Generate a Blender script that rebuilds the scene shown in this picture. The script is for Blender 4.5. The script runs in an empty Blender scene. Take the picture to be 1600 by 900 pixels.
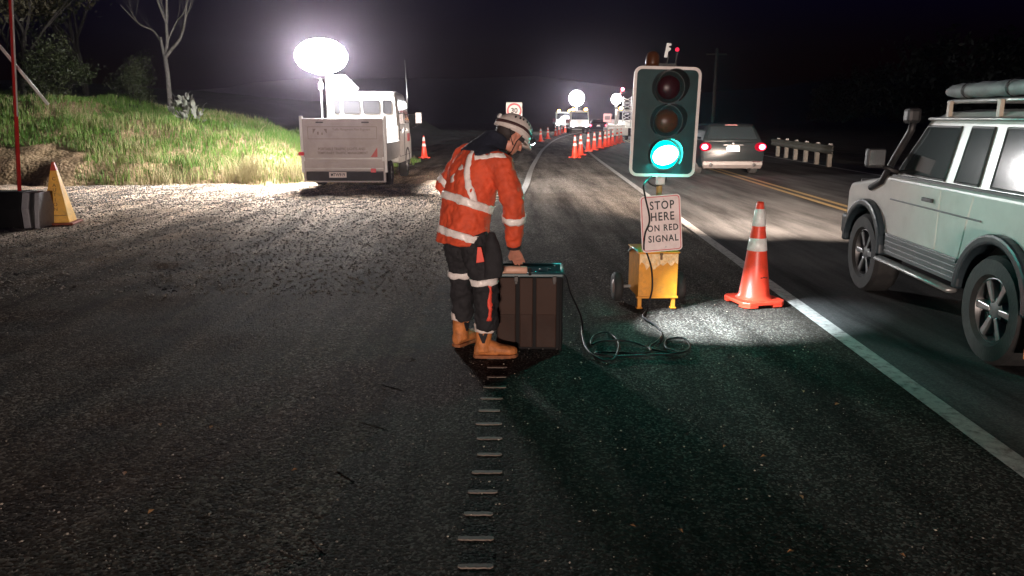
import bpy, bmesh, math, random
import numpy as np
from mathutils import Vector, Matrix, Euler, Quaternion

S = bpy.context.scene
COL = S.collection
R = math.radians
PI = math.pi
random.seed(7)
rng = np.random.default_rng(11)

# ------------------------------------------------------------------ camera
CAM_H = 1.63
PITCH = math.atan(267 / 1200)
cam_d = bpy.data.cameras.new('camera')
cam_d.sensor_width = 36
cam_d.lens = 27.0
cam_d.clip_start = 0.05
cam_d.clip_end = 2000
cam = bpy.data.objects.new('camera', cam_d)
COL.objects.link(cam)
cam.location = (0, 0, CAM_H)
cam.rotation_euler = (PI / 2 - PITCH, 0, 0)
S.camera = cam

# ------------------------------------------------------------------ night sky
W = bpy.data.worlds.new('World')
S.world = W
W.use_nodes = True
wn = W.node_tree
bg = wn.nodes['Background']
sky = wn.nodes.new('ShaderNodeTexSky')
sky.sky_type = 'NISHITA'
sky.sun_disc = False
sky.sun_elevation = R(-1.2)
sky.ozone_density = 10.0
sky.dust_density = 0.3
sky.sun_rotation = R(200)
sky.altitude = 50
wn.links.new(sky.outputs[0], bg.inputs[0])
bg.inputs[1].default_value = 0.05

# headlights of the vehicle waiting in the queue behind the viewer
def spot(name, loc, target, watts, col, size, blend, radius):
    d = bpy.data.lights.new(name, 'SPOT')
    d.energy = watts
    d.color = col
    d.spot_size = R(size)
    d.spot_blend = blend
    d.shadow_soft_size = radius
    o = bpy.data.objects.new(name, d)
    COL.objects.link(o)
    o.location = loc
    o.rotation_euler = (Vector(target) - Vector(loc)).to_track_quat('-Z', 'Y').to_euler()
    return o

WARM = (1.0, 0.80, 0.70)
spot('queue_headlight', (-2.9, -19.0, 1.05), (0.3, 12.0, 1.05), 9500, WARM, 34, 0.5, 0.10)
spot('queue_headlight', (-1.4, -19.0, 1.05), (1.2, 12.0, 1.05), 9500, WARM, 34, 0.5, 0.10)

S.view_settings.view_transform = 'Standard'
S.view_settings.look = 'None'
S.view_settings.exposure = 0
S.view_settings.gamma = 1
S.view_settings.use_curve_mapping = False
S.cycles.use_denoising = True
S.cycles.max_bounces = 6
S.cycles.volume_bounces = 0
S.cycles.sample_clamp_indirect = 3.0
S.cycles.caustics_reflective = False
S.cycles.caustics_refractive = False

# ------------------------------------------------------------------ pixel helpers
_c, _s = math.cos(PITCH), math.sin(PITCH)
def _ray(u, v):
    x = (u - 800) / 1200
    y = (450 - v) / 1200
    return Vector((x, y * _s + _c, y * _c - _s))
def gnd(u, v, z=0.0):
    d = _ray(u, v)
    return Vector((0, 0, CAM_H)) + d * ((z - CAM_H) / d.z)
def at(u, v, Y):
    d = _ray(u, v)
    return Vector((0, 0, CAM_H)) + d * (Y / d.y)

# ------------------------------------------------------------------ materials
MATS = {}
def mat(name, base, rough=0.6, metal=0.0, var=0.0, vscale=8.0, bump=0.0, bscale=60.0,
        dirt=None, dscale=3.0, damt=0.5, coat=0.0, spec=0.5, trans=0.0, detail=4.0):
    if name in MATS:
        return MATS[name]
    m = bpy.data.materials.new(name)
    m.use_nodes = True
    nt = m.node_tree
    b = nt.nodes['Principled BSDF']
    b.inputs['Roughness'].default_value = rough
    b.inputs['Metallic'].default_value = metal
    b.inputs['Specular IOR Level'].default_value = spec
    b.inputs['Coat Weight'].default_value = coat
    b.inputs['Coat Roughness'].default_value = 0.08
    b.inputs['Transmission Weight'].default_value = trans
    tc = nt.nodes.new('ShaderNodeTexCoord')
    col = None
    rgb = nt.nodes.new('ShaderNodeRGB')
    rgb.outputs[0].default_value = (*base, 1)
    col = rgb.outputs[0]
    if var > 0:
        n = nt.nodes.new('ShaderNodeTexNoise')
        n.inputs['Scale'].default_value = vscale
        n.inputs['Detail'].default_value = detail
        nt.links.new(tc.outputs['Object'], n.inputs['Vector'])
        mr = nt.nodes.new('ShaderNodeMapRange')
        mr.inputs[1].default_value = 0.3
        mr.inputs[2].default_value = 0.7
        mr.inputs[3].default_value = 1 - var
        mr.inputs[4].default_value = 1 + var
        nt.links.new(n.outputs['Fac'], mr.inputs[0])
        mx = nt.nodes.new('ShaderNodeMix')
        mx.data_type = 'RGBA'
        mx.blend_type = 'MULTIPLY'
        mx.inputs[0].default_value = 1
        nt.links.new(col, mx.inputs[6])
        nt.links.new(mr.outputs[0], mx.inputs[7])
        col = mx.outputs[2]
    if dirt is not None:
        n = nt.nodes.new('ShaderNodeTexNoise')
        n.inputs['Scale'].default_value = dscale
        n.inputs['Detail'].default_value = 7
        n.inputs['Roughness'].default_value = 0.7
        nt.links.new(tc.outputs['Object'], n.inputs['Vector'])
        cr = nt.nodes.new('ShaderNodeMapRange')
        cr.inputs[1].default_value = 0.48
        cr.inputs[2].default_value = 0.72
        cr.inputs[3].default_value = 0
        cr.inputs[4].default_value = damt
        nt.links.new(n.outputs['Fac'], cr.inputs[0])
        mx = nt.nodes.new('ShaderNodeMix')
        mx.data_type = 'RGBA'
        nt.links.new(cr.outputs[0], mx.inputs[0])
        nt.links.new(col, mx.inputs[6])
        mx.inputs[7].default_value = (*dirt, 1)
        col = mx.outputs[2]
    nt.links.new(col, b.inputs['Base Color'])
    if bump > 0:
        n = nt.nodes.new('ShaderNodeTexNoise')
        n.inputs['Scale'].default_value = bscale
        n.inputs['Detail'].default_value = 5
        nt.links.new(tc.outputs['Object'], n.inputs['Vector'])
        bp = nt.nodes.new('ShaderNodeBump')
        bp.inputs['Strength'].default_value = bump
        bp.inputs['Distance'].default_value = 0.01
        nt.links.new(n.outputs['Fac'], bp.inputs['Height'])
        nt.links.new(bp.outputs[0], b.inputs['Normal'])
    MATS[name] = m
    return m

def emit(name, col, strength):
    if name in MATS:
        return MATS[name]
    m = bpy.data.materials.new(name)
    m.use_nodes = True
    nt = m.node_tree
    nt.nodes.remove(nt.nodes['Principled BSDF'])
    e = nt.nodes.new('ShaderNodeEmission')
    e.inputs[0].default_value = (*col, 1)
    e.inputs[1].default_value = strength
    nt.links.new(e.outputs[0], nt.nodes['Material Output'].inputs[0])
    MATS[name] = m
    return m

ORANGE = mat('hi_vis_orange', (0.63, 0.074, 0.023), 0.75, var=0.18, vscale=14, bump=0.25, bscale=50, dirt=(0.2, 0.05, 0.03), damt=0.35)
TAPE = mat('reflective_tape', (0.86, 0.80, 0.76), 0.35, var=0.08, vscale=40, dirt=(0.45, 0.36, 0.30), dscale=14, damt=0.6)
NAVY = mat('navy_cloth', (0.008, 0.010, 0.022), 0.85, var=0.3, bump=0.3)
BLACKCLOTH = mat('black_cloth', (0.012, 0.011, 0.013), 0.85, var=0.35, vscale=20, bump=0.4, bscale=40)
SKIN = mat('skin', (0.52, 0.22, 0.15), 0.5, var=0.15, vscale=20)
BOOTM = mat('tan_leather', (0.50, 0.17, 0.045), 0.65, var=0.25, vscale=18, bump=0.4, bscale=50, dirt=(0.12, 0.05, 0.02), dscale=12, damt=0.7)
SOLEM = mat('boot_sole', (0.22, 0.075, 0.025), 0.8, var=0.3, vscale=30)
HELM = mat('helmet_shell', (0.62, 0.55, 0.51), 0.4, var=0.08, dirt=(0.3, 0.2, 0.16), dscale=18, damt=0.5)
DARKRED = mat('dark_strap', (0.045, 0.012, 0.012), 0.7, var=0.3)
BLACKP = mat('black_plastic', (0.014, 0.014, 0.015), 0.5, var=0.3, dirt=(0.06, 0.05, 0.045), dscale=9, damt=0.6)
RUBBER = mat('rubber', (0.016, 0.016, 0.016), 0.75, var=0.25, bump=0.3, bscale=50, dirt=(0.06, 0.055, 0.05), dscale=6, damt=0.5)
STEEL = mat('galvanised_steel', (0.45, 0.45, 0.44), 0.45, 0.8, var=0.15, dirt=(0.2, 0.16, 0.12), damt=0.5)
WHITEP = mat('white_paint', (0.78, 0.77, 0.74), 0.35, var=0.05, dirt=(0.45, 0.40, 0.34), dscale=3, damt=0.35, coat=0.3)
YELLOWP = mat('yellow_paint', (0.72, 0.30, 0.022), 0.4, var=0.12, vscale=10, dirt=(0.30, 0.14, 0.04), dscale=9, damt=0.6, coat=0.1)
CONEM = mat('cone_orange', (0.80, 0.062, 0.030), 0.38, var=0.08, dirt=(0.30, 0.06, 0.03), dscale=10, damt=0.5)
CONEW = mat('cone_collar', (0.74, 0.72, 0.70), 0.32, var=0.08, vscale=30, dirt=(0.4, 0.35, 0.3), dscale=14, damt=0.5)
REDP = mat('red_paint', (0.55, 0.018, 0.014), 0.4, var=0.15, dirt=(0.2, 0.03, 0.02), damt=0.5)
GLASS = mat('dark_glass', (0.012, 0.016, 0.018), 0.06, spec=0.8)
LETTER = mat('black_lettering', (0.02, 0.02, 0.02), 0.6, var=0.2)
CHROME = mat('chrome', (0.7, 0.7, 0.7), 0.18, 1.0)
BARK = mat('bark', (0.10, 0.09, 0.077), 0.9, var=0.35, vscale=12, bump=0.8, bscale=30)
DARKBARK = mat('dark_bark', (0.03, 0.025, 0.02), 0.9, var=0.35, vscale=6, bump=0.6, bscale=20)
AMBER_OFF = mat('amber_lens', (0.060, 0.018, 0.004), 0.35, spec=0.25, var=0.1)
REDLENS = mat('red_lens', (0.024, 0.002, 0.004), 0.35, spec=0.25, var=0.1)

# ------------------------------------------------------------------ mesh helpers
class MB:
    def __init__(s):
        s.v = []
        s.f = []
    def add(s, vs, fs):
        o = len(s.v)
        s.v += [tuple(p) for p in vs]
        s.f += [tuple(i + o for i in f) for f in fs]
        return s
    def box(s, c, d, rot=None, M=None):
        hx, hy, hz = d[0] / 2, d[1] / 2, d[2] / 2
        P = [Vector((x, y, z)) for x in (-hx, hx) for y in (-hy, hy) for z in (-hz, hz)]
        if rot is not None:
            E_ = Euler(rot).to_matrix()
            P = [E_ @ p for p in P]
        P = [p + Vector(c) for p in P]
        if M is not None:
            P = [M @ p for p in P]
        return s.add(P, [(0, 1, 3, 2), (4, 6, 7, 5), (0, 4, 5, 1), (2, 3, 7, 6), (0, 2, 6, 4), (1, 5, 7, 3)])
    def hexa(s, P):
        # 8 points: bottom ring 0-3 (ccw from above), top ring 4-7
        return s.add(P, [(3, 2, 1, 0), (4, 5, 6, 7), (0, 1, 5, 4), (1, 2, 6, 5), (2, 3, 7, 6), (3, 0, 4, 7)])
    def prism(s, poly, a, b, axis='x', M=None):
        n = len(poly)
        def mk(p, t):
            if axis == 'x':
                q = Vector((t, p[0], p[1]))
            elif axis == 'y':
                q = Vector((p[0], t, p[1]))
            else:
                q = Vector((p[0], p[1], t))
            return M @ q if M is not None else q
        V = [mk(p, a) for p in poly] + [mk(p, b) for p in poly]
        F = [tuple(range(n)), tuple(range(2 * n - 1, n - 1, -1))]
        F += [(i, n + i, n + (i + 1) % n, (i + 1) % n) for i in range(n)]
        return s.add(V, F)
    def rings(s, rings, cap=True, closed=False):
        n = len(rings[0])
        V = [p for r in rings for p in r]
        F = []
        k = len(rings)
        for i in range(k if closed else k - 1):
            j = (i + 1) % k
            for q in range(n):
                F.append((i * n + q, i * n + (q + 1) % n, j * n + (q + 1) % n, j * n + q))
        if cap and not closed:
            F.append(tuple(range(n - 1, -1, -1)))
            F.append(tuple((k - 1) * n + q for q in range(n)))
        return s.add(V, F)
    def lathe(s, prof, n=24, c=(0, 0, 0), M=None, cap=True):
        rs = []
        for r, z in prof:
            ring = []
            for i in range(n):
                a = 2 * PI * i / n
                p = Vector((r * math.cos(a), r * math.sin(a), z))
                p = (M @ p) if M is not None else p + Vector(c)
                ring.append(p)
            rs.append(ring)
        return s.rings(rs, cap)
    def tube(s, pts, rad, n=8, cap=True, flat=1.0):
        pts = [Vector(p) for p in pts]
        k = len(pts)
        if not hasattr(rad, '__len__'):
            rad = [rad] * k
        rs = []
        up = None
        for i in range(k):
            t = (pts[min(i + 1, k - 1)] - pts[max(i - 1, 0)])
            if t.length < 1e-9:
                t = Vector((0, 0, 1))
            t.normalize()
            if up is None:
                up = Vector((0, 0, 1)) if abs(t.z) < 0.9 else Vector((1, 0, 0))
            a = up - t * up.dot(t)
            if a.length < 1e-6:
                a = t.orthogonal()
            a.normalize()
            up = a
            b = t.cross(a)
            rr = rad[i]
            if hasattr(rr, '__len__'):
                ra, rb = rr
            else:
                ra, rb = rr, rr * flat
            rs.append([pts[i] + a * (ra * math.cos(2 * PI * q / n)) + b * (rb * math.sin(2 * PI * q / n)) for q in range(n)])
        return s.rings(rs, cap)
    def ball(s, c, r, nu=12, nv=8, M=None):
        if not hasattr(r, '__len__'):
            r = (r, r, r)
        rs = []
        for i in range(nv + 1):
            th = PI * (0.02 + 0.96 * i / nv)
            ring = []
            for q in range(nu):
                ph = 2 * PI * q / nu
                p = Vector((r[0] * math.sin(th) * math.cos(ph), r[1] * math.sin(th) * math.sin(ph), -r[2] * math.cos(th)))
                p = p + Vector(c)
                ring.append(M @ p if M is not None else p)
            rs.append(ring)
        return s.rings(rs)
    def mesh(s, name, fix=True):
        me = bpy.data.meshes.new(name)
        me.from_pydata(s.v, [], s.f)
        me.update()
        if fix:
            b = bmesh.new()
            b.from_mesh(me)
            bmesh.ops.recalc_face_normals(b, faces=b.faces)
            b.to_mesh(me)
            b.free()
        return me
    def build(s, name, m, parent=None, smooth=False, bevel=0.0, seg=2, fix=True):
        me = s.mesh(name, fix)
        return link(name, me, m, parent, smooth, bevel, seg)

def link(name, me, m, parent=None, smooth=False, bevel=0.0, seg=2):
    me.materials.clear()
    me.materials.append(m)
    o = bpy.data.objects.new(name, me)
    COL.objects.link(o)
    if smooth:
        me.polygons.foreach_set('use_smooth', [True] * len(me.polygons))
    if bevel > 0:
        md = o.modifiers.new('bevel', 'BEVEL')
        md.width = bevel
        md.segments = seg
        md.limit_method = 'ANGLE'
        md.angle_limit = R(35)
        if smooth is False:
            me.polygons.foreach_set('use_smooth', [False] * len(me.polygons))
    if parent is not None:
        o.parent = parent
    return o

def autosmooth(o, ang=40):
    me = o.data
    me.polygons.foreach_set('use_smooth', [True] * len(me.polygons))
    me.set_sharp_from_angle(angle=R(ang))
    return o

def thing(name, label, cat, loc=(0, 0, 0), rz=0.0, group=None):
    o = bpy.data.objects.new(name, None)
    o.empty_display_size = 0.1
    COL.objects.link(o)
    o.location = loc
    o.rotation_euler = (0, 0, rz)
    return tag(o, label, cat, group)

def tag(o, label, cat, group=None):
    o['label'] = label
    o['category'] = cat
    if group:
        o['group'] = group
    return o

def structure(o):
    o['kind'] = 'structure'
    return o

def copy_tree(o, parent=None):
    c = o.copy()
    COL.objects.link(c)
    c.parent = parent
    for ch in o.children:
        copy_tree(ch, c)
    return c

def text_mesh(body, size, M, name, m, parent=None, depth=0.001, align='CENTER', sx=1.0, bold=0.0, spacing=1.0):
    cu = bpy.data.curves.new('t', 'FONT')
    cu.body = body
    cu.size = size
    cu.extrude = depth
    cu.offset = bold
    cu.align_x = align
    cu.align_y = 'CENTER'
    cu.space_character = spacing
    cu.resolution_u = 3
    ob = bpy.data.objects.new('t', cu)
    COL.objects.link(ob)
    dg = bpy.context.evaluated_depsgraph_get()
    me = bpy.data.meshes.new_from_object(ob.evaluated_get(dg))
    bpy.data.objects.remove(ob)
    me.transform(Matrix.Diagonal((sx, 1, 1, 1)))
    me.transform(M)
    return link(name, me, m, parent)

def plane_M(loc, right, up):
    # matrix taking text x -> right, y -> up, z -> out
    r = Vector(right).normalized()
    u = Vector(up).normalized()
    n = r.cross(u)
    M = Matrix((r, u, n)).transposed().to_4x4()
    M.translation = Vector(loc)
    return M

def rrect(w, h, r, n=6):
    P = []
    for cx, cy, a0 in ((w / 2 - r, h / 2 - r, 0), (-w / 2 + r, h / 2 - r, 90), (-w / 2 + r, -h / 2 + r, 180), (w / 2 - r, -h / 2 + r, 270)):
        for i in range(n + 1):
            a = R(a0 + 90 * i / n)
            P.append((cx + r * math.cos(a), cy + r * math.sin(a)))
    return P

def frame_rings(mb, outer, inner, z0, z1, M=None):
    # a flat frame (outer/inner polygons with the same count) as a solid
    n = len(outer)
    mk = lambda p, z: (M @ Vector((p[0], p[1], z))) if M is not None else Vector((p[0], p[1], z))
    V = [mk(p, z0) for p in outer] + [mk(p, z1) for p in outer] + [mk(p, z1) for p in inner] + [mk(p, z0) for p in inner]
    F = []
    for i in range(n):
        j = (i + 1) % n
        F += [(i, j, n + j, n + i), (n + i, n + j, 2 * n + j, 2 * n + i), (2 * n + i, 2 * n + j, 3 * n + j, 3 * n + i), (3 * n + i, 3 * n + j, j, i)]
    mb.add(V, F)
    return mb

def mesh_np(name, V, F, m, parent=None, smooth=False):
    V = np.asarray(V, dtype=np.float32)
    F = np.asarray(F, dtype=np.int32)
    me = bpy.data.meshes.new(name)
    k = F.shape[1]
    me.vertices.add(len(V))
    me.vertices.foreach_set('co', V.ravel())
    me.loops.add(F.size)
    me.loops.foreach_set('vertex_index', F.ravel())
    me.polygons.add(len(F))
    me.polygons.foreach_set('loop_start', np.arange(0, F.size, k, dtype=np.int32))
    me.polygons.foreach_set('loop_total', np.full(len(F), k, dtype=np.int32))
    if smooth:
        me.polygons.foreach_set('use_smooth', np.ones(len(F), dtype=bool))
    me.update(calc_edges=True)
    return link(name, me, m, parent)

def catmull(P, n=6):
    P = [Vector(p) for p in P]
    out = []
    for i in range(len(P) - 1):
        p0, p1, p2, p3 = P[max(i - 1, 0)], P[i], P[i + 1], P[min(i + 2, len(P) - 1)]
        for k in range(n):
            t = k / n
            out.append(0.5 * ((2 * p1) + (p2 - p0) * t + (2 * p0 - 5 * p1 + 4 * p2 - p3) * t * t + (3 * p1 - p0 - 3 * p2 + p3) * t ** 3))
    out.append(P[-1])
    return out

def sstep(x, a, b):
    t = np.clip((x - a) / (b - a), 0, 1)
    return t * t * (3 - 2 * t)

def vnoise(x, y, seed=0):
    # cheap smooth value noise on arrays
    r = np.random.default_rng(seed)
    T = r.random((64, 64))
    xi = np.floor(x).astype(int)
    yi = np.floor(y).astype(int)
    fx = x - xi
    fy = y - yi
    fx = fx * fx * (3 - 2 * fx)
    fy = fy * fy * (3 - 2 * fy)
    a = T[xi % 64, yi % 64]
    b = T[(xi + 1) % 64, yi % 64]
    c = T[xi % 64, (yi + 1) % 64]
    d = T[(xi + 1) % 64, (yi + 1) % 64]
    return (a * (1 - fx) + b * fx) * (1 - fy) + (c * (1 - fx) + d * fx) * fy

# ------------------------------------------------------------------ ground
def ground_material(name, cols, scale, bump, big, bigcol, rough=0.85, chip=0.5, pale=None):
    m = bpy.data.materials.new(name)
    m.use_nodes = True
    nt = m.node_tree
    N = nt.nodes.new
    L = nt.links.new
    b = nt.nodes['Principled BSDF']
    b.inputs['Roughness'].default_value = rough
    b.inputs['Specular IOR Level'].default_value = 0.05
    tc = N('ShaderNodeTexCoord')
    vo = N('ShaderNodeTexVoronoi')
    vo.inputs['Scale'].default_value = scale
    L(tc.outputs['Object'], vo.inputs['Vector'])
    cr = N('ShaderNodeValToRGB')
    cr.color_ramp.interpolation = 'CONSTANT'
    el = cr.color_ramp.elements
    el[0].position = 0
    el[0].color = (*cols[0], 1)
    el[1].position = 1.0 / len(cols)
    el[1].color = (*cols[1], 1)
    for i in range(2, len(cols)):
        e = el.new(i / len(cols))
        e.color = (*cols[i], 1)
    sp = N('ShaderNodeSeparateColor')
    L(vo.outputs['Color'], sp.inputs[0])
    L(sp.outputs[0], cr.inputs[0])
    n2 = N('ShaderNodeTexNoise')
    n2.inputs['Scale'].default_value = big
    n2.inputs['Detail'].default_value = 6
    n2.inputs['Roughness'].default_value = 0.65
    L(tc.outputs['Object'], n2.inputs['Vector'])
    mr = N('ShaderNodeMapRange')
    mr.inputs[1].default_value = 0.40
    mr.inputs[2].default_value = 0.66
    mr.inputs[4].default_value = 0.75
    L(n2.outputs['Fac'], mr.inputs[0])
    mx = N('ShaderNodeMix')
    mx.data_type = 'RGBA'
    L(mr.outputs[0], mx.inputs[0])
    L(cr.outputs[0], mx.inputs[6])
    mx.inputs[7].default_value = (*bigcol, 1)
    # tyre polish and dust drawn out along the direction of travel
    mp = N('ShaderNodeMapping')
    mp.inputs['Scale'].default_value = (2.6, 0.22, 1)
    mp.inputs['Rotation'].default_value = (0, 0, R(5 if pale else -2))
    L(tc.outputs['Object'], mp.inputs[0])
    n5 = N('ShaderNodeTexNoise')
    n5.inputs['Scale'].default_value = 1.0
    n5.inputs['Detail'].default_value = 7
    n5.inputs['Roughness'].default_value = 0.62
    L(mp.outputs[0], n5.inputs['Vector'])
    m5 = N('ShaderNodeMapRange')
    m5.inputs[1].default_value = 0.33; m5.inputs[2].default_value = 0.67
    m5.inputs[3].default_value = 0.45; m5.inputs[4].default_value = 1.9
    L(n5.outputs['Fac'], m5.inputs[0])
    m6 = N('ShaderNodeMix'); m6.data_type = 'RGBA'; m6.blend_type = 'MULTIPLY'; m6.inputs[0].default_value = 1
    L(mx.outputs[2], m6.inputs[6]); L(m5.outputs[0], m6.inputs[7])
    colout = m6.outputs[2]
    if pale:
        # lamp glow put into the colour by distance, along with paler crushed stone
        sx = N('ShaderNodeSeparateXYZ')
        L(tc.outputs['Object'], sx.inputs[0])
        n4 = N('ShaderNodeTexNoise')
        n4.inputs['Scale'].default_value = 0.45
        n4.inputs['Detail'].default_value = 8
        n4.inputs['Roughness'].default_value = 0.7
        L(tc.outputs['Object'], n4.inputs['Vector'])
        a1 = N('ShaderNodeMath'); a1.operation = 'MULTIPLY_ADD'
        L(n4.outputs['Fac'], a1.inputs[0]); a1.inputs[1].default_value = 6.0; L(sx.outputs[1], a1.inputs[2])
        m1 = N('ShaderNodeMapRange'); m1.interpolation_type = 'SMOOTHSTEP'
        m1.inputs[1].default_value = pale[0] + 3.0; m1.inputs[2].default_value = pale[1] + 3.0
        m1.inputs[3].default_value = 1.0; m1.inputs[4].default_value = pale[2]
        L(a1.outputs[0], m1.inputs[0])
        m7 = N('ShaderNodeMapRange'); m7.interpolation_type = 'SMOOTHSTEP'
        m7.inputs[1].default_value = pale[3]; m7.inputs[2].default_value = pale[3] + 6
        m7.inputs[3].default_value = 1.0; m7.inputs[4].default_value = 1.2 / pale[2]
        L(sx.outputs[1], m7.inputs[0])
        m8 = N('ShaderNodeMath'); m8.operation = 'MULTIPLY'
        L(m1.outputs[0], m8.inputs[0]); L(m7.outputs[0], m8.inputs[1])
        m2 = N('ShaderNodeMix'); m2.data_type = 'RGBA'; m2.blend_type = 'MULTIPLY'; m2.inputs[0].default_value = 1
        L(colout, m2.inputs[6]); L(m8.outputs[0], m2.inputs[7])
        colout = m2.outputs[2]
    L(colout, b.inputs['Base Color'])
    # relief: stones plus fine noise
    n3 = N('ShaderNodeTexNoise')
    n3.inputs['Scale'].default_value = scale * 0.35
    n3.inputs['Detail'].default_value = 6
    L(tc.outputs['Object'], n3.inputs['Vector'])
    ad = N('ShaderNodeMath')
    ad.operation = 'MULTIPLY_ADD'
    L(vo.outputs['Distance'], ad.inputs[0])
    ad.inputs[1].default_value = -chip
    L(n3.outputs['Fac'], ad.inputs[2])
    bp = N('ShaderNodeBump')
    bp.inputs['Strength'].default_value = bump
    bp.inputs['Distance'].default_value = 0.8 / scale
    L(ad.outputs[0], bp.inputs['Height'])
    L(bp.outputs[0], b.inputs['Normal'])
    return m

GRAVEL = ground_material('gravel', [(0.018, 0.014, 0.011), (0.042, 0.033, 0.026), (0.070, 0.057, 0.045), (0.040, 0.028, 0.019), (0.15, 0.13, 0.105)], 72, 0.9, 0.35, (0.042, 0.030, 0.021), pale=(7.0, 17.0, 10.0, 22.0))  # pale term paints the balloon lamp's bright pool into the gravel
SEAL = ground_material('chip_seal', [(0.018, 0.016, 0.014), (0.032, 0.029, 0.026), (0.048, 0.043, 0.038), (0.032, 0.026, 0.021), (0.11, 0.10, 0.088)], 88, 0.9, 0.5, (0.028, 0.023, 0.019), pale=(4.5, 15.0, 3.4, 90.0))  # paler farther off: the lit stretch of road put into the colour
LANE = ground_material('lane_asphalt', [(0.055, 0.055, 0.056), (0.072, 0.072, 0.072), (0.088, 0.086, 0.084), (0.062, 0.061, 0.059)], 90, 0.45, 0.4, (0.055, 0.053, 0.051), rough=0.7)

# gravel yard and everything out to the horizon: one sheet
def grid_sheet(name, xs, ys, zf, m, flip=False):
    X, Y = np.meshgrid(xs, ys)
    Z = zf(X, Y)
    V = np.stack([X.ravel(), Y.ravel(), Z.ravel()], 1)
    nx, ny = len(xs), len(ys)
    i = np.arange(nx - 1)[None, :] + np.arange(ny - 1)[:, None] * nx
    F = np.stack([i, i + 1, i + 1 + nx, i + nx], -1).reshape(-1, 4)
    return mesh_np(name, V, F, m, smooth=True)

xs = np.unique(np.concatenate([np.linspace(-900, -40, 12), np.linspace(-40, -14, 20), np.arange(-14, 3, 0.10), np.linspace(3, 40, 14), np.linspace(40, 900, 12)]))
ys = np.unique(np.concatenate([np.linspace(-120, -2, 10), np.arange(-2, 24, 0.10), np.linspace(24, 60, 20), np.linspace(60, 1200, 14)]))
def ground_z(X, Y):
    amp = sstep(-X, 1.0, 3.6) * sstep(-Y, -30, -22)
    n = (vnoise(X * 2.3, Y * 2.3, 1) - 0.5) * 0.05 + (vnoise(X * 5.1, Y * 5.1, 2) - 0.5) * 0.028 + (vnoise(X * 0.4, Y * 0.4, 3) - 0.5) * 0.06
    # shallow wheel ruts running through the yard
    rut = -0.02 * np.exp(-((X + 2.6 + 0.1 * Y) / 0.22) ** 2) - 0.02 * np.exp(-((X + 4.2 + 0.1 * Y) / 0.22) ** 2)
    return np.minimum(amp * (n + rut) - 0.006 * amp, 0.03) - 0.003
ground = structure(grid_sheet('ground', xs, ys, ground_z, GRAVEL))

# centre path of the carriageway: gentle bend to the right
def edge_x(y):           # white edge line of the open lane
    y = np.asarray(y, float)
    return 2.30 + 0.035 * y + 0.00085 * np.maximum(y - 28, 0) ** 2
def strip(name, y0, y1, off0, off1, z, m, step=0.5, jag=0.0, seed=0, parent=None):
    y = np.arange(y0, y1 + 1e-6, step)
    x = edge_x(y)
    r = np.random.default_rng(seed)
    o0 = off0 + (r.random(len(y)) - 0.5) * jag
    o1 = off1 + np.zeros(len(y))
    n = len(y)
    V = np.concatenate([np.stack([x + o0, y, np.full(n, z)], 1), np.stack([x + o1, y, np.full(n, z)], 1)])
    i = np.arange(n - 1)
    F = np.stack([i, i + n, i + n + 1, i + 1], 1)
    return mesh_np(name, V, F, m, parent)

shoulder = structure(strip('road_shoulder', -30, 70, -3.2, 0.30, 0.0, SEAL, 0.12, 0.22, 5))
road = structure(strip('road', -40, 260, -0.04, 8.6, 0.009, LANE, 1.0, 0.0))

LINEW = mat('line_white', (0.46, 0.445, 0.42), 0.6, var=0.15, vscale=25, dirt=(0.07, 0.065, 0.06), dscale=17, damt=1.0, bump=0.5, bscale=120)
LINEY = mat('line_yellow', (0.33, 0.22, 0.075), 0.6, var=0.15, vscale=25, dirt=(0.12, 0.09, 0.055), dscale=16, damt=0.95)
structure(strip('edge_line', -10, 70, -0.065, 0.065, 0.014, LINEW, 0.5))
structure(strip('centre_line', -10, 150, 3.10, 3.22, 0.014, LINEY, 0.5))
structure(strip('centre_line', -10, 150, 3.36, 3.48, 0.014, LINEY, 0.5))
structure(strip('far_edge_line', 4, 150, 7.35, 7.47, 0.014, LINEW, 0.5))
# white line that sweeps round the left of the side lane
lp = catmull([(0.10, 15.5, 0), (0.34, 18.8, 0), (0.58, 24, 0), (0.95, 30.3, 0), (1.75, 42, 0), (3.3, 58.3, 0), (5.6, 75, 0), (9.5, 95, 0)], 10)
mbl = MB()
rs = []
for i, p in enumerate(lp):
    t = (lp[min(i + 1, len(lp) - 1)] - lp[max(i - 1, 0)]).normalized()
    nrm = Vector((t.y, -t.x, 0)) * 0.075
    rs.append((p - nrm + Vector((0, 0, 0.015)), p + nrm + Vector((0, 0, 0.015))))
V = [q for r_ in rs for q in r_]
mbl.add(V, [(2 * i, 2 * i + 1, 2 * i + 3, 2 * i + 2) for i in range(len(rs) - 1)])
structure(mbl.build('side_lane_line', LINEW, fix=False))
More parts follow.
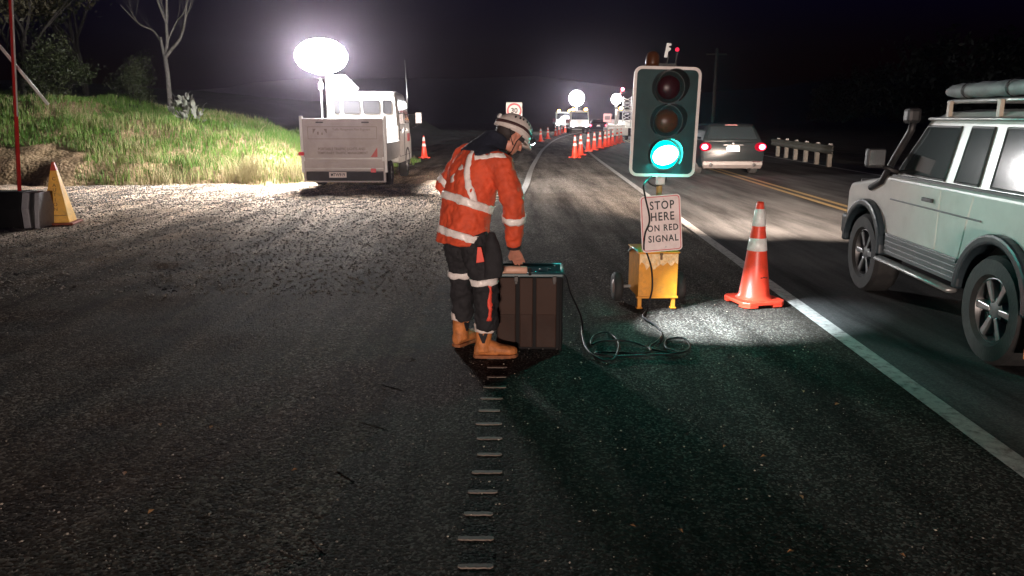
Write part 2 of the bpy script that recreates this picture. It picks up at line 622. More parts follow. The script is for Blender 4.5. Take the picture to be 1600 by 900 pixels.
# raised ribs of an old profiled edge marking, worn down to bare bars
RIB = mat('rib_marking', (0.16, 0.125, 0.10), 0.75, var=0.25, vscale=30, dirt=(0.07, 0.06, 0.05), dscale=30, damt=0.9)
rib_y = [2.56 + 0.194 * k for k in range(15)]
for i, y in enumerate(rib_y):
    mb = MB()
    w = 0.066 + 0.006 * math.sin(i * 2.1)
    n = 12
    V = []
    rr_ = random.Random(i)
    for q in range(n):
        t = q / (n - 1) * 2 - 1
        e = 0.55 if q in (0, n - 1) else 1.0
        j0, j1 = rr_.uniform(-0.0025, 0.0025), rr_.uniform(-0.0025, 0.0025)
        x = t * w
        V += [(x, -0.017 * e + j0, -0.006), (x, -0.013 * e + j0, 0.0028), (x, 0.013 * e + j1, 0.0028), (x, 0.017 * e + j1, -0.006)]
    F = []
    for q in range(n - 1):
        for k in range(3):
            F.append((q * 4 + k, q * 4 + k + 1, q * 4 + 4 + k + 1, q * 4 + 4 + k))
    mb.add(V, F)
    o = mb.build('marking_rib', RIB, shoulder)
    o.location = (-0.135 + 0.012 * (y - 2.56) + 0.012 * math.sin(i * 5.3), y, 0.0018)

# loose stones over yard and shoulder (uncountable)
def stones(name, n, xr, yr, smin, smax, m, seed, zf=None, ypow=1.0, soft=False):
    r = np.random.default_rng(seed)
    base = np.array([(1, 0, 0), (-1, 0, 0), (0, 1, 0), (0, -1, 0), (0, 0, 1), (0, 0, -1)], float)
    tri = np.array([(0, 2, 4), (2, 1, 4), (1, 3, 4), (3, 0, 4), (2, 0, 5), (1, 2, 5), (3, 1, 5), (0, 3, 5)])
    x = r.uniform(*xr, n)
    y = yr[0] + (yr[1] - yr[0]) * r.random(n) ** ypow
    if soft:      # thins out to both sides and at both ends, in uneven drifts
        y = yr[0] + (yr[1] - yr[0]) * np.clip(r.normal(0.5, 0.22, n), 0, 1)
        x = (xr[0] + xr[1]) / 2 + 0.18 * (vnoise(y * 0.6, y * 0 + 4.2, 5) - 0.5) + r.normal(0, (xr[1] - xr[0]) / 2, n)
        k_ = r.random(n) < 0.25 + 0.75 * vnoise(x * 2.0, y * 1.1, 6)
        x, y = x[k_], y[k_]
        n = len(x)
    s = smin + (smax - smin) * r.random(n) ** 3
    a = r.uniform(0, 2 * PI, n)
    k = base[None] * (0.6 + 0.6 * r.random((n, 6, 1)))
    k = k * s[:, None, None] * np.stack([np.ones(n), 0.8 * np.ones(n), 0.55 * np.ones(n)], 1)[:, None, :]
    ca, sa = np.cos(a)[:, None], np.sin(a)[:, None]
    X = k[..., 0] * ca - k[..., 1] * sa + x[:, None]
    Y = k[..., 0] * sa + k[..., 1] * ca + y[:, None]
    z0 = zf(x, y) if zf is not None else np.full(n, 0.006)
    Z = k[..., 2] + (z0 + s * 0.25)[:, None]
    V = np.stack([X, Y, Z], -1).reshape(-1, 3)
    F = (tri[None] + (np.arange(n) * 6)[:, None, None]).reshape(-1, 3)
    o = mesh_np(name, V, F, m)
    o['kind'] = 'stuff'
    return o
STONE = mat('stone', (0.055, 0.051, 0.046), 0.85, var=0.6, vscale=9, detail=2)
PALE = mat('pale_chip', (0.34, 0.29, 0.23), 0.8, var=0.4, vscale=9)
stones('apron_gravel', 16000, (-11, -1.2), (14.5, 19.2), 0.006, 0.026, mat('pale_stone', (0.27, 0.26, 0.245), 0.85, var=0.5, vscale=9, detail=2), 27, ground_z)
stones('yard_gravel', 34000, (-11, -0.8), (7, 19), 0.007, 0.026, mat('yard_stone', (0.16, 0.145, 0.125), 0.85, var=0.7, vscale=30, detail=1), 21, ground_z, 1.0)
stones('yard_chips', 16000, (-6, -0.5), (1.8, 9), 0.003, 0.009, mat('chip_brown', (0.10, 0.085, 0.07), 0.85, var=0.6, vscale=40, detail=1), 24, ground_z)
stones('loose_chips', 9000, (-2.2, 2.2), (2.0, 9), 0.002, 0.007, mat('chip_brown', (0.10, 0.085, 0.07)), 22)
stones('seal_edge_grit', 9000, (-1.50, -1.00), (1.5, 19), 0.003, 0.010, mat('grit_brown', (0.20, 0.175, 0.145), 0.85, var=0.5, vscale=40, detail=1), 28, soft=True)
stones('pale_chips', 3500, (-6.0, 2.3), (1.8, 9), 0.003, 0.009, PALE, 23)

# ------------------------------------------------------------------ grassy bank on the left
def leafmat(name, a, b, rough=0.6, scale=1.2, trans=0.25):
    m = bpy.data.materials.new(name)
    m.use_nodes = True
    nt = m.node_tree
    p = nt.nodes['Principled BSDF']
    p.inputs['Roughness'].default_value = rough
    tc = nt.nodes.new('ShaderNodeTexCoord')
    n = nt.nodes.new('ShaderNodeTexNoise')
    n.inputs['Scale'].default_value = scale
    n.inputs['Detail'].default_value = 5
    n.inputs['Roughness'].default_value = 0.7
    nt.links.new(tc.outputs['Object'], n.inputs['Vector'])
    mr = nt.nodes.new('ShaderNodeMapRange')
    mr.inputs[1].default_value = 0.36
    mr.inputs[2].default_value = 0.64
    nt.links.new(n.outputs['Fac'], mr.inputs[0])
    mx = nt.nodes.new('ShaderNodeMix')
    mx.data_type = 'RGBA'
    nt.links.new(mr.outputs[0], mx.inputs[0])
    mx.inputs[6].default_value = (*a, 1)
    mx.inputs[7].default_value = (*b, 1)
    nt.links.new(mx.outputs[2], p.inputs['Base Color'])
    tr = nt.nodes.new('ShaderNodeBsdfTranslucent')
    nt.links.new(mx.outputs[2], tr.inputs[0])
    ms = nt.nodes.new('ShaderNodeMixShader')
    ms.inputs[0].default_value = trans
    nt.links.new(p.outputs[0], ms.inputs[1])
    nt.links.new(tr.outputs[0], ms.inputs[2])
    nt.links.new(ms.outputs[0], nt.nodes['Material Output'].inputs[0])
    return m
def bank_edge(x):
    return 19.0 + 0.25 * np.sin(x * 1.3) + 0.12 * np.sin(x * 4.1) + 0.10 * np.clip(x + 8, -20, 3)
def bank_crest(x):
    return np.interp(x, [-60, -30, -20, -15.5, -13.6, -12, -10.7, -9, -7.2, -5.6, -4.2, -3.2], [4.5, 3.2, 2.3, 1.95, 2.0, 1.62, 1.55, 1.30, 0.86, 0.42, 0.08, -0.1])
def bank_z(X, Y):
    d = (Y - bank_edge(X))
    z = bank_crest(X) * (0.34 * sstep(d, 0, 0.9) + 0.66 * sstep(d, 0.5, 5.2)) + 0.02 * np.clip(d - 5, 0, 40) * sstep(-X, 4, 9)
    z *= 1 - 0.92 * sstep(Y, 27, 40) * sstep(X, -13, -7)
    z += (vnoise(X * 1.1, Y * 1.1, 8) - 0.5) * 0.35 * sstep(d, 0.3, 3) + (vnoise(X * 3.3, Y * 3.3, 9) - 0.5) * 0.14 * sstep(d, 0.1, 1.0)
    return z - 0.05 * (1 - sstep(d, 0, 0.4)) - 0.02
SOIL = ground_material('clay_soil', [(0.24, 0.16, 0.095), (0.30, 0.21, 0.13), (0.20, 0.14, 0.085), (0.27, 0.19, 0.12)], 14, 0.9, 0.9, (0.17, 0.13, 0.07))
bank = structure(grid_sheet('grass_bank', np.unique(np.concatenate([np.linspace(-90, -20, 30), np.arange(-20, -3.1, 0.16)])),
                            np.arange(18.0, 26.6, 0.16), bank_z, SOIL))
FIELD = leafmat('rough_pasture', (0.020, 0.026, 0.010), (0.036, 0.040, 0.018), 0.9, 0.6, 0.0)
structure(grid_sheet('hillside', np.unique(np.concatenate([np.linspace(-90, -20, 30), np.arange(-20, -3.1, 0.3)])), np.concatenate([np.arange(26.2, 30, 0.3), np.linspace(30, 90, 25)]), lambda X, Y: bank_z(X, Y) - 0.004, FIELD))

GRASS = leafmat('grass_blades', (0.075, 0.18, 0.018), (0.15, 0.24, 0.040), 0.6, 0.9)
DRY = leafmat('dry_grass', (0.30, 0.25, 0.11), (0.42, 0.36, 0.19), 0.7, 2.0)
LEAF = leafmat('leaf_green', (0.03, 0.045, 0.014), (0.06, 0.07, 0.026), 0.55, 0.7)
LEAF2 = leafmat('leaf_olive', (0.045, 0.042, 0.018), (0.075, 0.062, 0.03), 0.6, 0.7)
SILVER = leafmat('silver_leaf', (0.13, 0.14, 0.11), (0.24, 0.24, 0.20), 0.6, 3.0)

def blades(name, x, y, z, h, w, m, seed, lean=0.45):
    r = np.random.default_rng(seed)
    n = len(x)
    a = r.uniform(0, 2 * PI, n)
    l = r.uniform(0.1, lean, n) * h
    la = r.uniform(0, 2 * PI, n)
    dx, dy = np.cos(a) * w / 2, np.sin(a) * w / 2
    mx_, my_ = np.cos(la) * l * 0.35, np.sin(la) * l * 0.35
    tx, ty = np.cos(la) * l, np.sin(la) * l
    P = np.stack([
        np.stack([x - dx, y - dy, z - 0.03], 1), np.stack([x + dx, y + dy, z - 0.03], 1),
        np.stack([x + mx_ + dx * .8, y + my_ + dy * .8, z + h * 0.6], 1), np.stack([x + mx_ - dx * .8, y + my_ - dy * .8, z + h * 0.6], 1),
        np.stack([x + tx, y + ty, z + h], 1), np.stack([x + tx, y + ty, z + h], 1)], 1)
    V = P.reshape(-1, 3)
    o = np.arange(n) * 6
    F = np.concatenate([np.stack([o, o + 1, o + 2, o + 3], 1), np.stack([o + 3, o + 2, o + 4, o + 5], 1)])
    ob = mesh_np(name, V, F, m)
    ob['kind'] = 'stuff'
    return ob
r_ = np.random.default_rng(31)
n = 100000
gx = r_.uniform(-20, -3.4, n)
gy = r_.uniform(18.6, 29, n)
d = gy - bank_edge(gx)
bare = (gx < -10.6 - 0.5 * vnoise(gx * 0.8, gy * 0.8, 14)) & (d < 1.1 + 1.6 * vnoise(gx * 0.9, gy * 1.2, 15))
thin = vnoise(gx * 1.4, gy * 1.4, 12)
keep = (d > 0.15) & (~bare) & (bank_z(gx, gy) > -0.05) & (r_.random(n) < 0.35 + 0.65 * thin)
gx, gy = gx[keep], gy[keep]
gz = bank_z(gx, gy)
hh = (0.10 + 0.22 * vnoise(gx * 0.9, gy * 0.9, 13)) * r_.uniform(0.5, 1.2, len(gx))
dry = r_.random(len(gx)) < 0.07 + 0.42 * sstep(gx, -10.5, -6.5) * sstep(-(gy - bank_edge(gx)), -3.0, -0.8) + 0.3 * (vnoise(gx * 0.7, gy * 0.7, 18) > 0.62)
blades('bank_grass', gx[~dry], gy[~dry], gz[~dry], hh[~dry], 0.016, GRASS, 41)
blades('bank_dry_grass', gx[dry], gy[dry], gz[dry], hh[dry] * 1.1, 0.014, DRY, 42, 0.7)

# tall dry grass tuft with arching stalks at the foot of the bank
def tuft(name, label, x, y, n, h, spread, seed, arcs):
    z = float(bank_z(np.array([x]), np.array([y]))[0])
    t = thing(name, label, 'grass tuft', (x, y, max(z, -0.02)))
    r = np.random.default_rng(seed)
    bx, by = r.normal(0, spread, n), r.normal(0, spread, n)
    o = blades('blades', bx, by, np.zeros(n), r.uniform(0.4, 1, n) * h, 0.012, DRY, seed, 0.8)
    o.parent = t
    for (dx, dy, hz, reach) in arcs:
        P = catmull([(0, 0, 0), (dx * .3, dy * .3, hz * .6), (dx * .7, dy * .7, hz * .95), (dx, dy, reach)], 6)
        mb = MB()
        mb.tube(P, [0.011 - 0.007 * i / len(P) for i in range(len(P))], 5)
        mb.build('stalk', DRY, t, True)
    return t
tuft('grass_tuft', 'pale dry grass tuft with tall arching stalks beside the truck', -6.55, 19.35, 420, 0.75, 0.24, 51, [(0.42, 0.2, 1.25, 1.32), (-0.9, 0.1, 0.62, 0.45), (0.25, 0.0, 0.8, 0.7)])
tuft('grass_tuft', 'low dry grass tuft at the gravel edge below silvery bush', -8.6, 19.35, 260, 0.5, 0.28, 52, [(-0.3, 0.0, 0.6, 0.55)])
tuft('grass_tuft', 'dry grass tuft right behind the truck tail at the left', -5.55, 19.75, 320, 0.62, 0.25, 53, [(0.2, 0.0, 0.7, 0.66)])

# silvery broad-leaved bush on the crest
def silver_bush():
    x, y = -9.75, 23.6
    z = float(bank_z(np.array([x]), np.array([y]))[0])
    t = thing('silver_bush', 'silvery pale broad-leaved bush on crest of the bank', 'bush', (x, y, z - 0.05))
    mb = MB()
    for k in range(9):
        a = k * 0.7
        mb.tube([(0, 0, 0), (0.15 * math.cos(a), 0.15 * math.sin(a), 0.3), (0.34 * math.cos(a), 0.3 * math.sin(a), 0.62)], [0.014, 0.010, 0.005], 5)
    mb.build('stem', DARKBARK, t)
    r = random.Random(5)
    base = MB()
    n = 6
    V = []
    for i in range(n + 1):
        s = i / n
        w = 0.055 * math.sin(PI * min(0.98, 0.08 + s * 0.92)) ** 0.7
        V += [(-w, 0.20 * s, 0.05 * math.sin(s * 2.4) + 0.012), (0, 0.20 * s, 0.05 * math.sin(s * 2.4)), (w, 0.20 * s, 0.05 * math.sin(s * 2.4) + 0.012)]
    F = []
    for i in range(n):
        for k in (0, 1):
            F.append((i * 3 + k, i * 3 + k + 1, i * 3 + 4 + k, i * 3 + 3 + k))
    base.add(V, F)
    me = base.mesh('leaf', False)
    for k in range(64):
        a = r.uniform(0, 2 * PI)
        rr = r.uniform(0.05, 0.50)
        o = link('leaf', me, SILVER, t)
        o.location = (rr * math.cos(a) * 1.15, rr * math.sin(a) * 0.8, r.uniform(0.18, 0.95) * (1 - 0.5 * rr))
        o.rotation_euler = (r.uniform(0.3, 1.3), r.uniform(-0.5, 0.5), a - PI / 2 + r.uniform(-0.7, 0.7))
        s = r.uniform(0.7, 1.4)
        o.scale = (s, s, s)
silver_bush()

# ------------------------------------------------------------------ trees
def branch_path(p, d, L, n, wob, r, grav=0.0):
    P = [Vector(p)]
    d = Vector(d).normalized()
    for i in range(n):
        d = (d + Vector((r.uniform(-wob, wob), r.uniform(-wob, wob), r.uniform(-wob, wob) + grav))).normalized()
        P.append(P[-1] + d * (L / n))
    return P, d
def grow(mb, p, d, L, rad, depth, r, tips, spread=0.7, grav=0.06, wob=0.12):
    P, dd = branch_path(p, d, L, 6, wob, r, grav)
    mb.tube(P, [rad * (1 - 0.45 * i / 6) for i in range(7)], 6 if depth < 2 else 4)
    if depth <= 0:
        tips.append(P[-1])
        tips.append(P[3])
        return
    for k in range(r.choice((2, 3))):
        i = r.choice((3, 4, 5, 6))
        ax = Vector((r.uniform(-1, 1), r.uniform(-1, 1), r.uniform(-.3, .6)))
        nd = (dd + ax * spread).normalized()
        grow(mb, P[i], nd, L * r.uniform(0.55, 0.8), rad * (1 - 0.45 * i / 6) * 0.62, depth - 1, r, tips, spread, grav, wob)

def bare_tree():
    x, y = -11.45, 26.5
    z = float(bank_z(np.array([x]), np.array([y]))[0])
    t = thing('bare_tree', 'pale bare tree with forked leafless branches on the bank', 'tree', (x, y, z - 0.1))
    t.scale = (0.72, 0.72, 1.0)
    r = random.Random(12)
    mb = MB()
    mb.tube([(0, 0, 0), (-0.03, 0, 0.6), (-0.02, 0, 1.3), (-0.06, 0, 1.95)], [0.145, 0.115, 0.102, 0.098], 10)
    mb.build('trunk', BARK, t, True)
    specs = [
        ([(-0.06, 0, 1.9), (-0.16, 0.05, 2.2), (-0.22, 0.08, 2.55)], 0.10, None),
        ([(-0.05, 0, 1.9), (0.06, 0.1, 2.4), (0.10, 0.1, 3.0), (0.22, 0.15, 3.9), (0.28, 0.2, 4.8), (0.5, 0.3, 5.8)], 0.085, 5),
        ([(-0.05, 0, 1.9), (0.30, -0.1, 2.15), (0.75, -0.2, 2.45), (1.05, -0.2, 2.95), (1.25, -0.2, 3.6), (1.7, -0.3, 4.4)], 0.075, 6),
        ([(0.06, 0.1, 2.4), (0.5, 0.2, 3.0), (0.95, 0.2, 3.4), (1.2, 0.3, 4.2)], 0.04, 4),
        ([(-0.2, 0.1, 2.3), (-0.6, 0.3, 2.75), (-1.3, 0.4, 3.0), (-2.1, 0.5, 3.6)], 0.045, 4),
        ([(0.10, 0.1, 3.0), (-0.25, 0.2, 3.7), (-0.55, 0.3, 4.5), (-0.7, 0.3, 5.6)], 0.06, 5),
        ([(-0.45, 0.3, 4.2), (-1.0, 0.2, 4.7), (-1.6, 0.2, 5.2)], 0.04, 3),
        ([(0.22, 0.15, 3.9), (0.75, 0.1, 4.6), (1.2, 0.2, 5.4)], 0.04, 3),
    ]
    for P, rad, twigs in specs:
        b = MB()
        C = catmull(P, 5)
        b.tube(C, [rad * (1 - 0.62 * i / len(C)) for i in range(len(C))], 7)
        if twigs:
            tips = []
            for k in range(twigs):
                i = r.randrange(len(C) // 3, len(C))
                dd = (C[min(i + 1, len(C) - 1)] - C[i - 1]).normalized() + Vector((r.uniform(-.9, .9), r.uniform(-.9, .9), r.uniform(0, .5)))
                grow(b, C[i], dd, r.uniform(0.5, 1.1), rad * 0.26, 2, r, tips, 0.6)
        b.build('branch', BARK, t, True)
bare_tree()

def leaf_cloud(centres, n, spread, size, seed):
    r = np.random.default_rng(seed)
    c = np.array([tuple(p) for p in centres])
    i = r.integers(0, len(c), n)
    P = c[i] + r.normal(0, 1, (n, 3)) * spread * np.array([1, 1, 0.75])
    u = r.normal(0, 1, (n, 3))
    u /= np.linalg.norm(u, axis=1)[:, None]
    w = np.cross(u, r.normal(0, 1, (n, 3)))
    w /= np.linalg.norm(w, axis=1)[:, None]
    s = size * r.uniform(0.6, 1.3, n)[:, None]
    a = P - u * s
    b = P + w * s * 0.42
    e = P + u * s
    dd = P - w * s * 0.42
    V = np.stack([a, b, e, dd], 1).reshape(-1, 3)
    F = np.arange(n * 4).reshape(-1, 4)
    return V, F

def leafy_proto(seed, H, spread, leaves, lsize, lm, lean=0.0, low=False):
    r = random.Random(seed)
    mb = MB()
    tips = []
    P, dd = branch_path((0, 0, -0.2), (lean, 0, 1), H * 0.45, 5, 0.08, r)
    rad = H * 0.022
    mb.tube(P, [rad * (1 - 0.08 * i) for i in range(6)], 8)
    starts = [2, 3, 3, 4, 4, 5, 5, 5] if not low else [0, 1, 1, 2, 2, 3, 4, 5, 5]
    for i in starts:
        ax = Vector((r.uniform(-1, 1), r.uniform(-1, 1), r.uniform(0.2, 1.0)))
        grow(mb, P[i], (dd * 0.5 + ax).normalized(), H * r.uniform(0.26, 0.42), rad * 0.5, 2, r, tips, 0.75, 0.05)
    V, F = leaf_cloud(tips, leaves, spread, lsize, seed)
    return mb.mesh('trunk'), (V, F), lm
def place_tree(name, label, proto, loc, rz, s, group):
    t = thing(name, label, 'tree', loc, rz, group)
    t.scale = (s, s, s)
    tm, cm = proto
    o = bpy.data.objects.new('trunk', tm); COL.objects.link(o); o.parent = t
    o = bpy.data.objects.new('crown', cm); COL.objects.link(o); o.parent = t
    return t
def mk_proto(*a, **k):
    tm, (V, F), lm = leafy_proto(*a, **k)
    tm.materials.append(DARKBARK)
    tmp = mesh_np('crown', V, F, lm)
    me = tmp.data
    bpy.data.objects.remove(tmp)
    return tm, me
PR = [mk_proto(101, 6.0, 0.42, 9000, 0.10, LEAF), mk_proto(102, 6.5, 0.38, 8000, 0.10, LEAF2, lean=0.1), mk_proto(103, 3.4, 0.30, 7000, 0.075, LEAF, low=True)]
def bz(x, y):
    return float(bank_z(np.array([x], float), np.array([y], float))[0]) if x < -3.3 else 0.0
for nm, lb, p, x, y, rz, s in [
    ('broadleaf_tree', 'olive-leaved tree rising right behind the red pole', 1, -17.0, 27.5, 0.3, 0.85),
    ('broadleaf_tree', 'dark leafy tree cut by the left frame edge', 0, -20.5, 28.0, 1.4, 1.1),
    ('broadleaf_tree', 'shadowy tree farther back left of bare tree', 0, -21.5, 40.0, 5.0, 1.3)]:
    place_tree(nm, lb, PR[p], (x, y, bz(x, y) - 0.15), rz, s, 'trees on the left bank')
for lb, x, y, rz, s in [
    ('low green shrub on the crest behind the white rod', -15.2, 26.2, 0.0, 0.62),
    ('dark low shrub on the crest just left of bare tree', -13.2, 27.5, 2.0, 0.50),
    ('dark shrub under the olive-leaved tree at far left', -18.2, 26.0, 3.1, 0.66)]:
    t = place_tree('low_shrub', lb, PR[2], (x, y, bz(x, y) - 0.1), rz, s, 'shrubs along the bank crest')
    t['category'] = 'shrub'

# dim wood beyond the road: far-off trees that read as one dark mass
FARLEAF = leafmat('far_leaf', (0.008, 0.012, 0.006), (0.016, 0.020, 0.010), 0.6, 0.5)
def far_wood():
    r = np.random.default_rng(77)
    VV, FF, off = [], [], 0
    spots = []
    for k in range(46):
        y = r.uniform(60, 150)
        x = 34 + 0.035 * y + 0.00085 * max(y - 28, 0) ** 2 + r.uniform(2, 40)
        spots.append((x, y, r.uniform(6, 10)))
    for x, y, h in spots:
        c = np.stack([r.normal(0, h * 0.2, 26) + x, r.normal(0, h * 0.2, 26) + y, h * (0.15 + 0.8 * r.random(26))], 1)
        V, F = leaf_cloud(c, 900, h * 0.075, h * 0.035, int(r.integers(1e6)))
        VV.append(V); FF.append(F + off); off += len(V)
    o = mesh_np('far_wood', np.concatenate(VV), np.concatenate(FF), FARLEAF)
    o['kind'] = 'stuff'
far_wood()
# dark ridge that closes the valley
structure(grid_sheet('hill_ridge', np.linspace(-420, 520, 60), np.linspace(215, 420, 16), lambda X, Y: (9 + 9 * vnoise(X * 0.013, Y * 0.013, 91) + 3 * vnoise(X * 0.06, Y * 0.06, 92)) * sstep(Y, 215, 330) - 0.5, FIELD))

# ------------------------------------------------------------------ traffic cones
def cone_proto():
    t = bpy.data.objects.new('traffic_cone', None)
    COL.objects.link(t)
    H = 0.90
    rr = lambda z: 0.137 + (0.030 - 0.137) * (z - 0.05) / (H - 0.05)
    mb = MB()
    mb.lathe([(0.165, 0.045), (0.152, 0.058), (rr(0.08), 0.08), (rr(0.3), 0.3), (rr(0.6), 0.6), (rr(0.88), 0.88), (0.026, 0.90), (0.018, 0.90), (0.018, 0.87)], 32, cap=False)
    mb.build('body', CONEM, t, True)
    # base: chamfered square slab with cut-outs that leave feet
    mb = MB()
    w = 0.205
    c = 0.05
    poly = [(-w + c, -w), (w - c, -w), (w, -w + c), (w, w - c), (w - c, w), (-w + c, w), (-w, w - c), (-w, -w + c)]
    mb.prism(poly, 0.018, 0.048, 'z')
    mb.build('base', CONEM, t, bevel=0.006)
    for sx in (-1, 1):
        for sy in (-1, 1):
            mb = MB()
            mb.prism([(sx * (w - 0.002), sy * (w - c - 0.002)), (sx * (w - c), sy * (w - 0.002)), (sx * 0.075, sy * (w - 0.002)), (sx * 0.075, sy * 0.10), (sx * (w - 0.002), sy * 0.10)], 0.0, 0.019, 'z')
            mb.build('foot_pad', CONEM, t)
    for z0, z1 in ((0.475, 0.585), (0.69, 0.84)):
        mb = MB()
        mb.lathe([(rr(z0) + 0.001, z0), (rr(z0) + 0.0035, z0 + 0.002), (rr(z1) + 0.0035, z1 - 0.002), (rr(z1) + 0.001, z1)], 32, cap=False)
        mb.build('reflective_collar', CONEW, t, True)
    return t
CP = cone_proto()
tag(CP, 'large orange cone with two silver collars beside the stop sign', 'traffic cone')
CP.location = (2.16, 6.68, 0.012)
CP.rotation_euler = (0, 0, R(14))
mk = MB()
for k, wd in enumerate((0.018, 0.022, 0.015)):
    mk.box((0.024 * k - 0.008, -0.1125, 0.245 + 0.004 * (k % 2)), (wd, 0.004, 0.008))
mk.build('printed_mark', LETTER, CP)
def put_cone(loc, label, group, rz=0.0):
    c = copy_tree(CP)
    for ch in list(c.children):
        if ch.name.startswith('printed_mark'):
            bpy.data.objects.remove(ch)
    c.location = loc
    c.rotation_euler = (R(random.uniform(-1, 1)), R(random.uniform(-1, 1)), rz)
    c['label'] = label
    if group:
        c['group'] = group
    return c
put_cone((-3.57, 31.7, 0.0), 'lone small cone just right of the white truck', None, 0.4)
row = [(898, 248), (907, 244), (919, 238), (928, 236), (937, 233), (945, 231), (951, 229.3), (957, 227.5), (964, 225.6), (970, 224)]
ords = ['nearest and leftmost', 'second', 'third', 'fourth', 'fifth', 'sixth', 'seventh', 'eighth', 'ninth', 'farthest']
for i, (u, v) in enumerate(row):
    p = gnd(u, v - 1)
    put_cone((p.x, p.y, 0.012), ords[i] + ' cone in the slanting row closing the lane', 'cones slanting across the lane', random.random())
vrow = [(845, 221), (856, 217), (868, 212.5), (873, 210.5), (878, 208.5), (883, 206.8), (887, 205.4)]
for i, (u, v) in enumerate(vrow):
    p = gnd(u, v)
    put_cone((p.x, p.y, 0.0), ['nearest', 'second', 'third', 'fourth', 'fifth', 'sixth', 'farthest'][i] + ' cone in the row left of the curved line', 'cones along the left verge', random.random())

# ------------------------------------------------------------------ yellow floor cone
def caution_cone():
    t = thing('caution_cone', 'four-sided yellow caution cone with red tip beside black block', 'caution cone', (-7.06, 11.95, 0.005), R(12))
    YC = mat('yellow_plastic', (0.80, 0.42, 0.03), 0.45, var=0.1, dirt=(0.35, 0.2, 0.05), dscale=12, damt=0.5)
    mb = MB()
    P = lambda w, z: [(-w, -w, z), (w, -w, z), (w, w, z), (-w, w, z)]
    mb.rings([P(0.185, 0.03), P(0.17, 0.12), P(0.045, 0.83)])
    mb.build('body', YC, t, bevel=0.012)
    mb = MB()
    mb.rings([P(0.047, 0.822), P(0.040, 0.85), P(0.020, 0.945), P(0.010, 0.955)])
    mb.build('tip', mat('red_tip', (0.55, 0.06, 0.02), 0.5, var=0.1), t, bevel=0.006)
    mb = MB()
    mb.box((0, 0, 0.018), (0.50, 0.50, 0.036))
    mb.build('base', mat('cone_base', (0.22, 0.05, 0.02), 0.7, var=0.3), t, bevel=0.01)
    sl = math.atan2(0.125, 0.71)
    for k, zz in enumerate((0.70, 0.60, 0.53, 0.46, 0.38, 0.31, 0.24)):
        w = 0.17 - (zz - 0.12) * 0.176
        M = plane_M((0.005, -w - 0.003, zz), (1, 0, 0), (0, math.sin(sl), math.cos(sl)))
        text_mesh('CAUTION'[k], 0.075, M, 'lettering', mat('brown_letter', (0.18, 0.07, 0.01), 0.6), t)
    mb = MB()
    mb.box((0, -0.1665, 0.145), (0.30, 0.004, 0.008))
    mb.build('band', mat('brown_letter', (0.18, 0.07, 0.01), 0.6), t)
caution_cone()

# ------------------------------------------------------------------ red pole on black block
def pole_block():
    t = thing('marker_pole', 'tall red and white pole standing in a black ballast block', 'marker pole', (-7.45, 11.62, 0))
    poly = [(-0.24, 0.0), (0.24, 0.0), (0.25, 0.30), (0.17, 0.545), (-0.17, 0.545), (-0.25, 0.30)]
    mb = MB()
    mb.prism(poly, -1.5, 0.16, 'x')
    mb.build('ballast_block', mat('block_black', (0.006, 0.006, 0.006), 0.7, var=0.3, spec=0.2), t, bevel=0.02)
    gm = mat('grey_plastic', (0.34, 0.34, 0.36), 0.45, var=0.15, dirt=(0.1, 0.09, 0.09), dscale=8, damt=0.6)
    p2 = [(y * 0.96, z * 0.985) for y, z in poly]
    mb = MB(); mb.prism(p2, 0.16, 0.27, 'x'); mb.build('end_cap', gm, t, bevel=0.015)
    p3 = [(y * 0.86, z * 0.96) for y, z in poly]
    mb = MB(); mb.prism(p3, 0.27, 0.33, 'x'); mb.build('end_gasket', BLACKP, t, bevel=0.01)
    p4 = [(-0.24, 0.0), (0.24, 0.0), (0.20, 0.30), (0.14, 0.53), (-0.14, 0.53), (-0.20, 0.30)]
    mb = MB(); mb.prism(p4, 0.33, 0.40, 'x'); mb.build('end_flange', gm, t, bevel=0.012)
    # pole leans a little to the right on its way up
    a = Vector((0.02, 0, 0.50)); b = Vector((0.36, 0.02, 4.3))
    q = lambda s: a.lerp(b, s)
    mb = MB(); mb.tube([q(0), q(1)], 0.032, 4); mb.build('pole', REDP, t)
    mb = MB()
    off = Vector((0.031, -0.012, 0))
    mb.tube([q(0.30) + off, q(1) + off], [(0.012, 0.020), (0.012, 0.020)], 4)
    mb.build('white_strip', WHITEP, t)
    o = Vector((-7.45, 11.62, 0))
    p0, p1 = at(-60, 0, 11.78) - o, at(75, 163, 11.70) - o
    mb = MB(); mb.tube([p0, p1], 0.024, 8); mb.build('brace_rod', WHITEP, t, True)
pole_block()

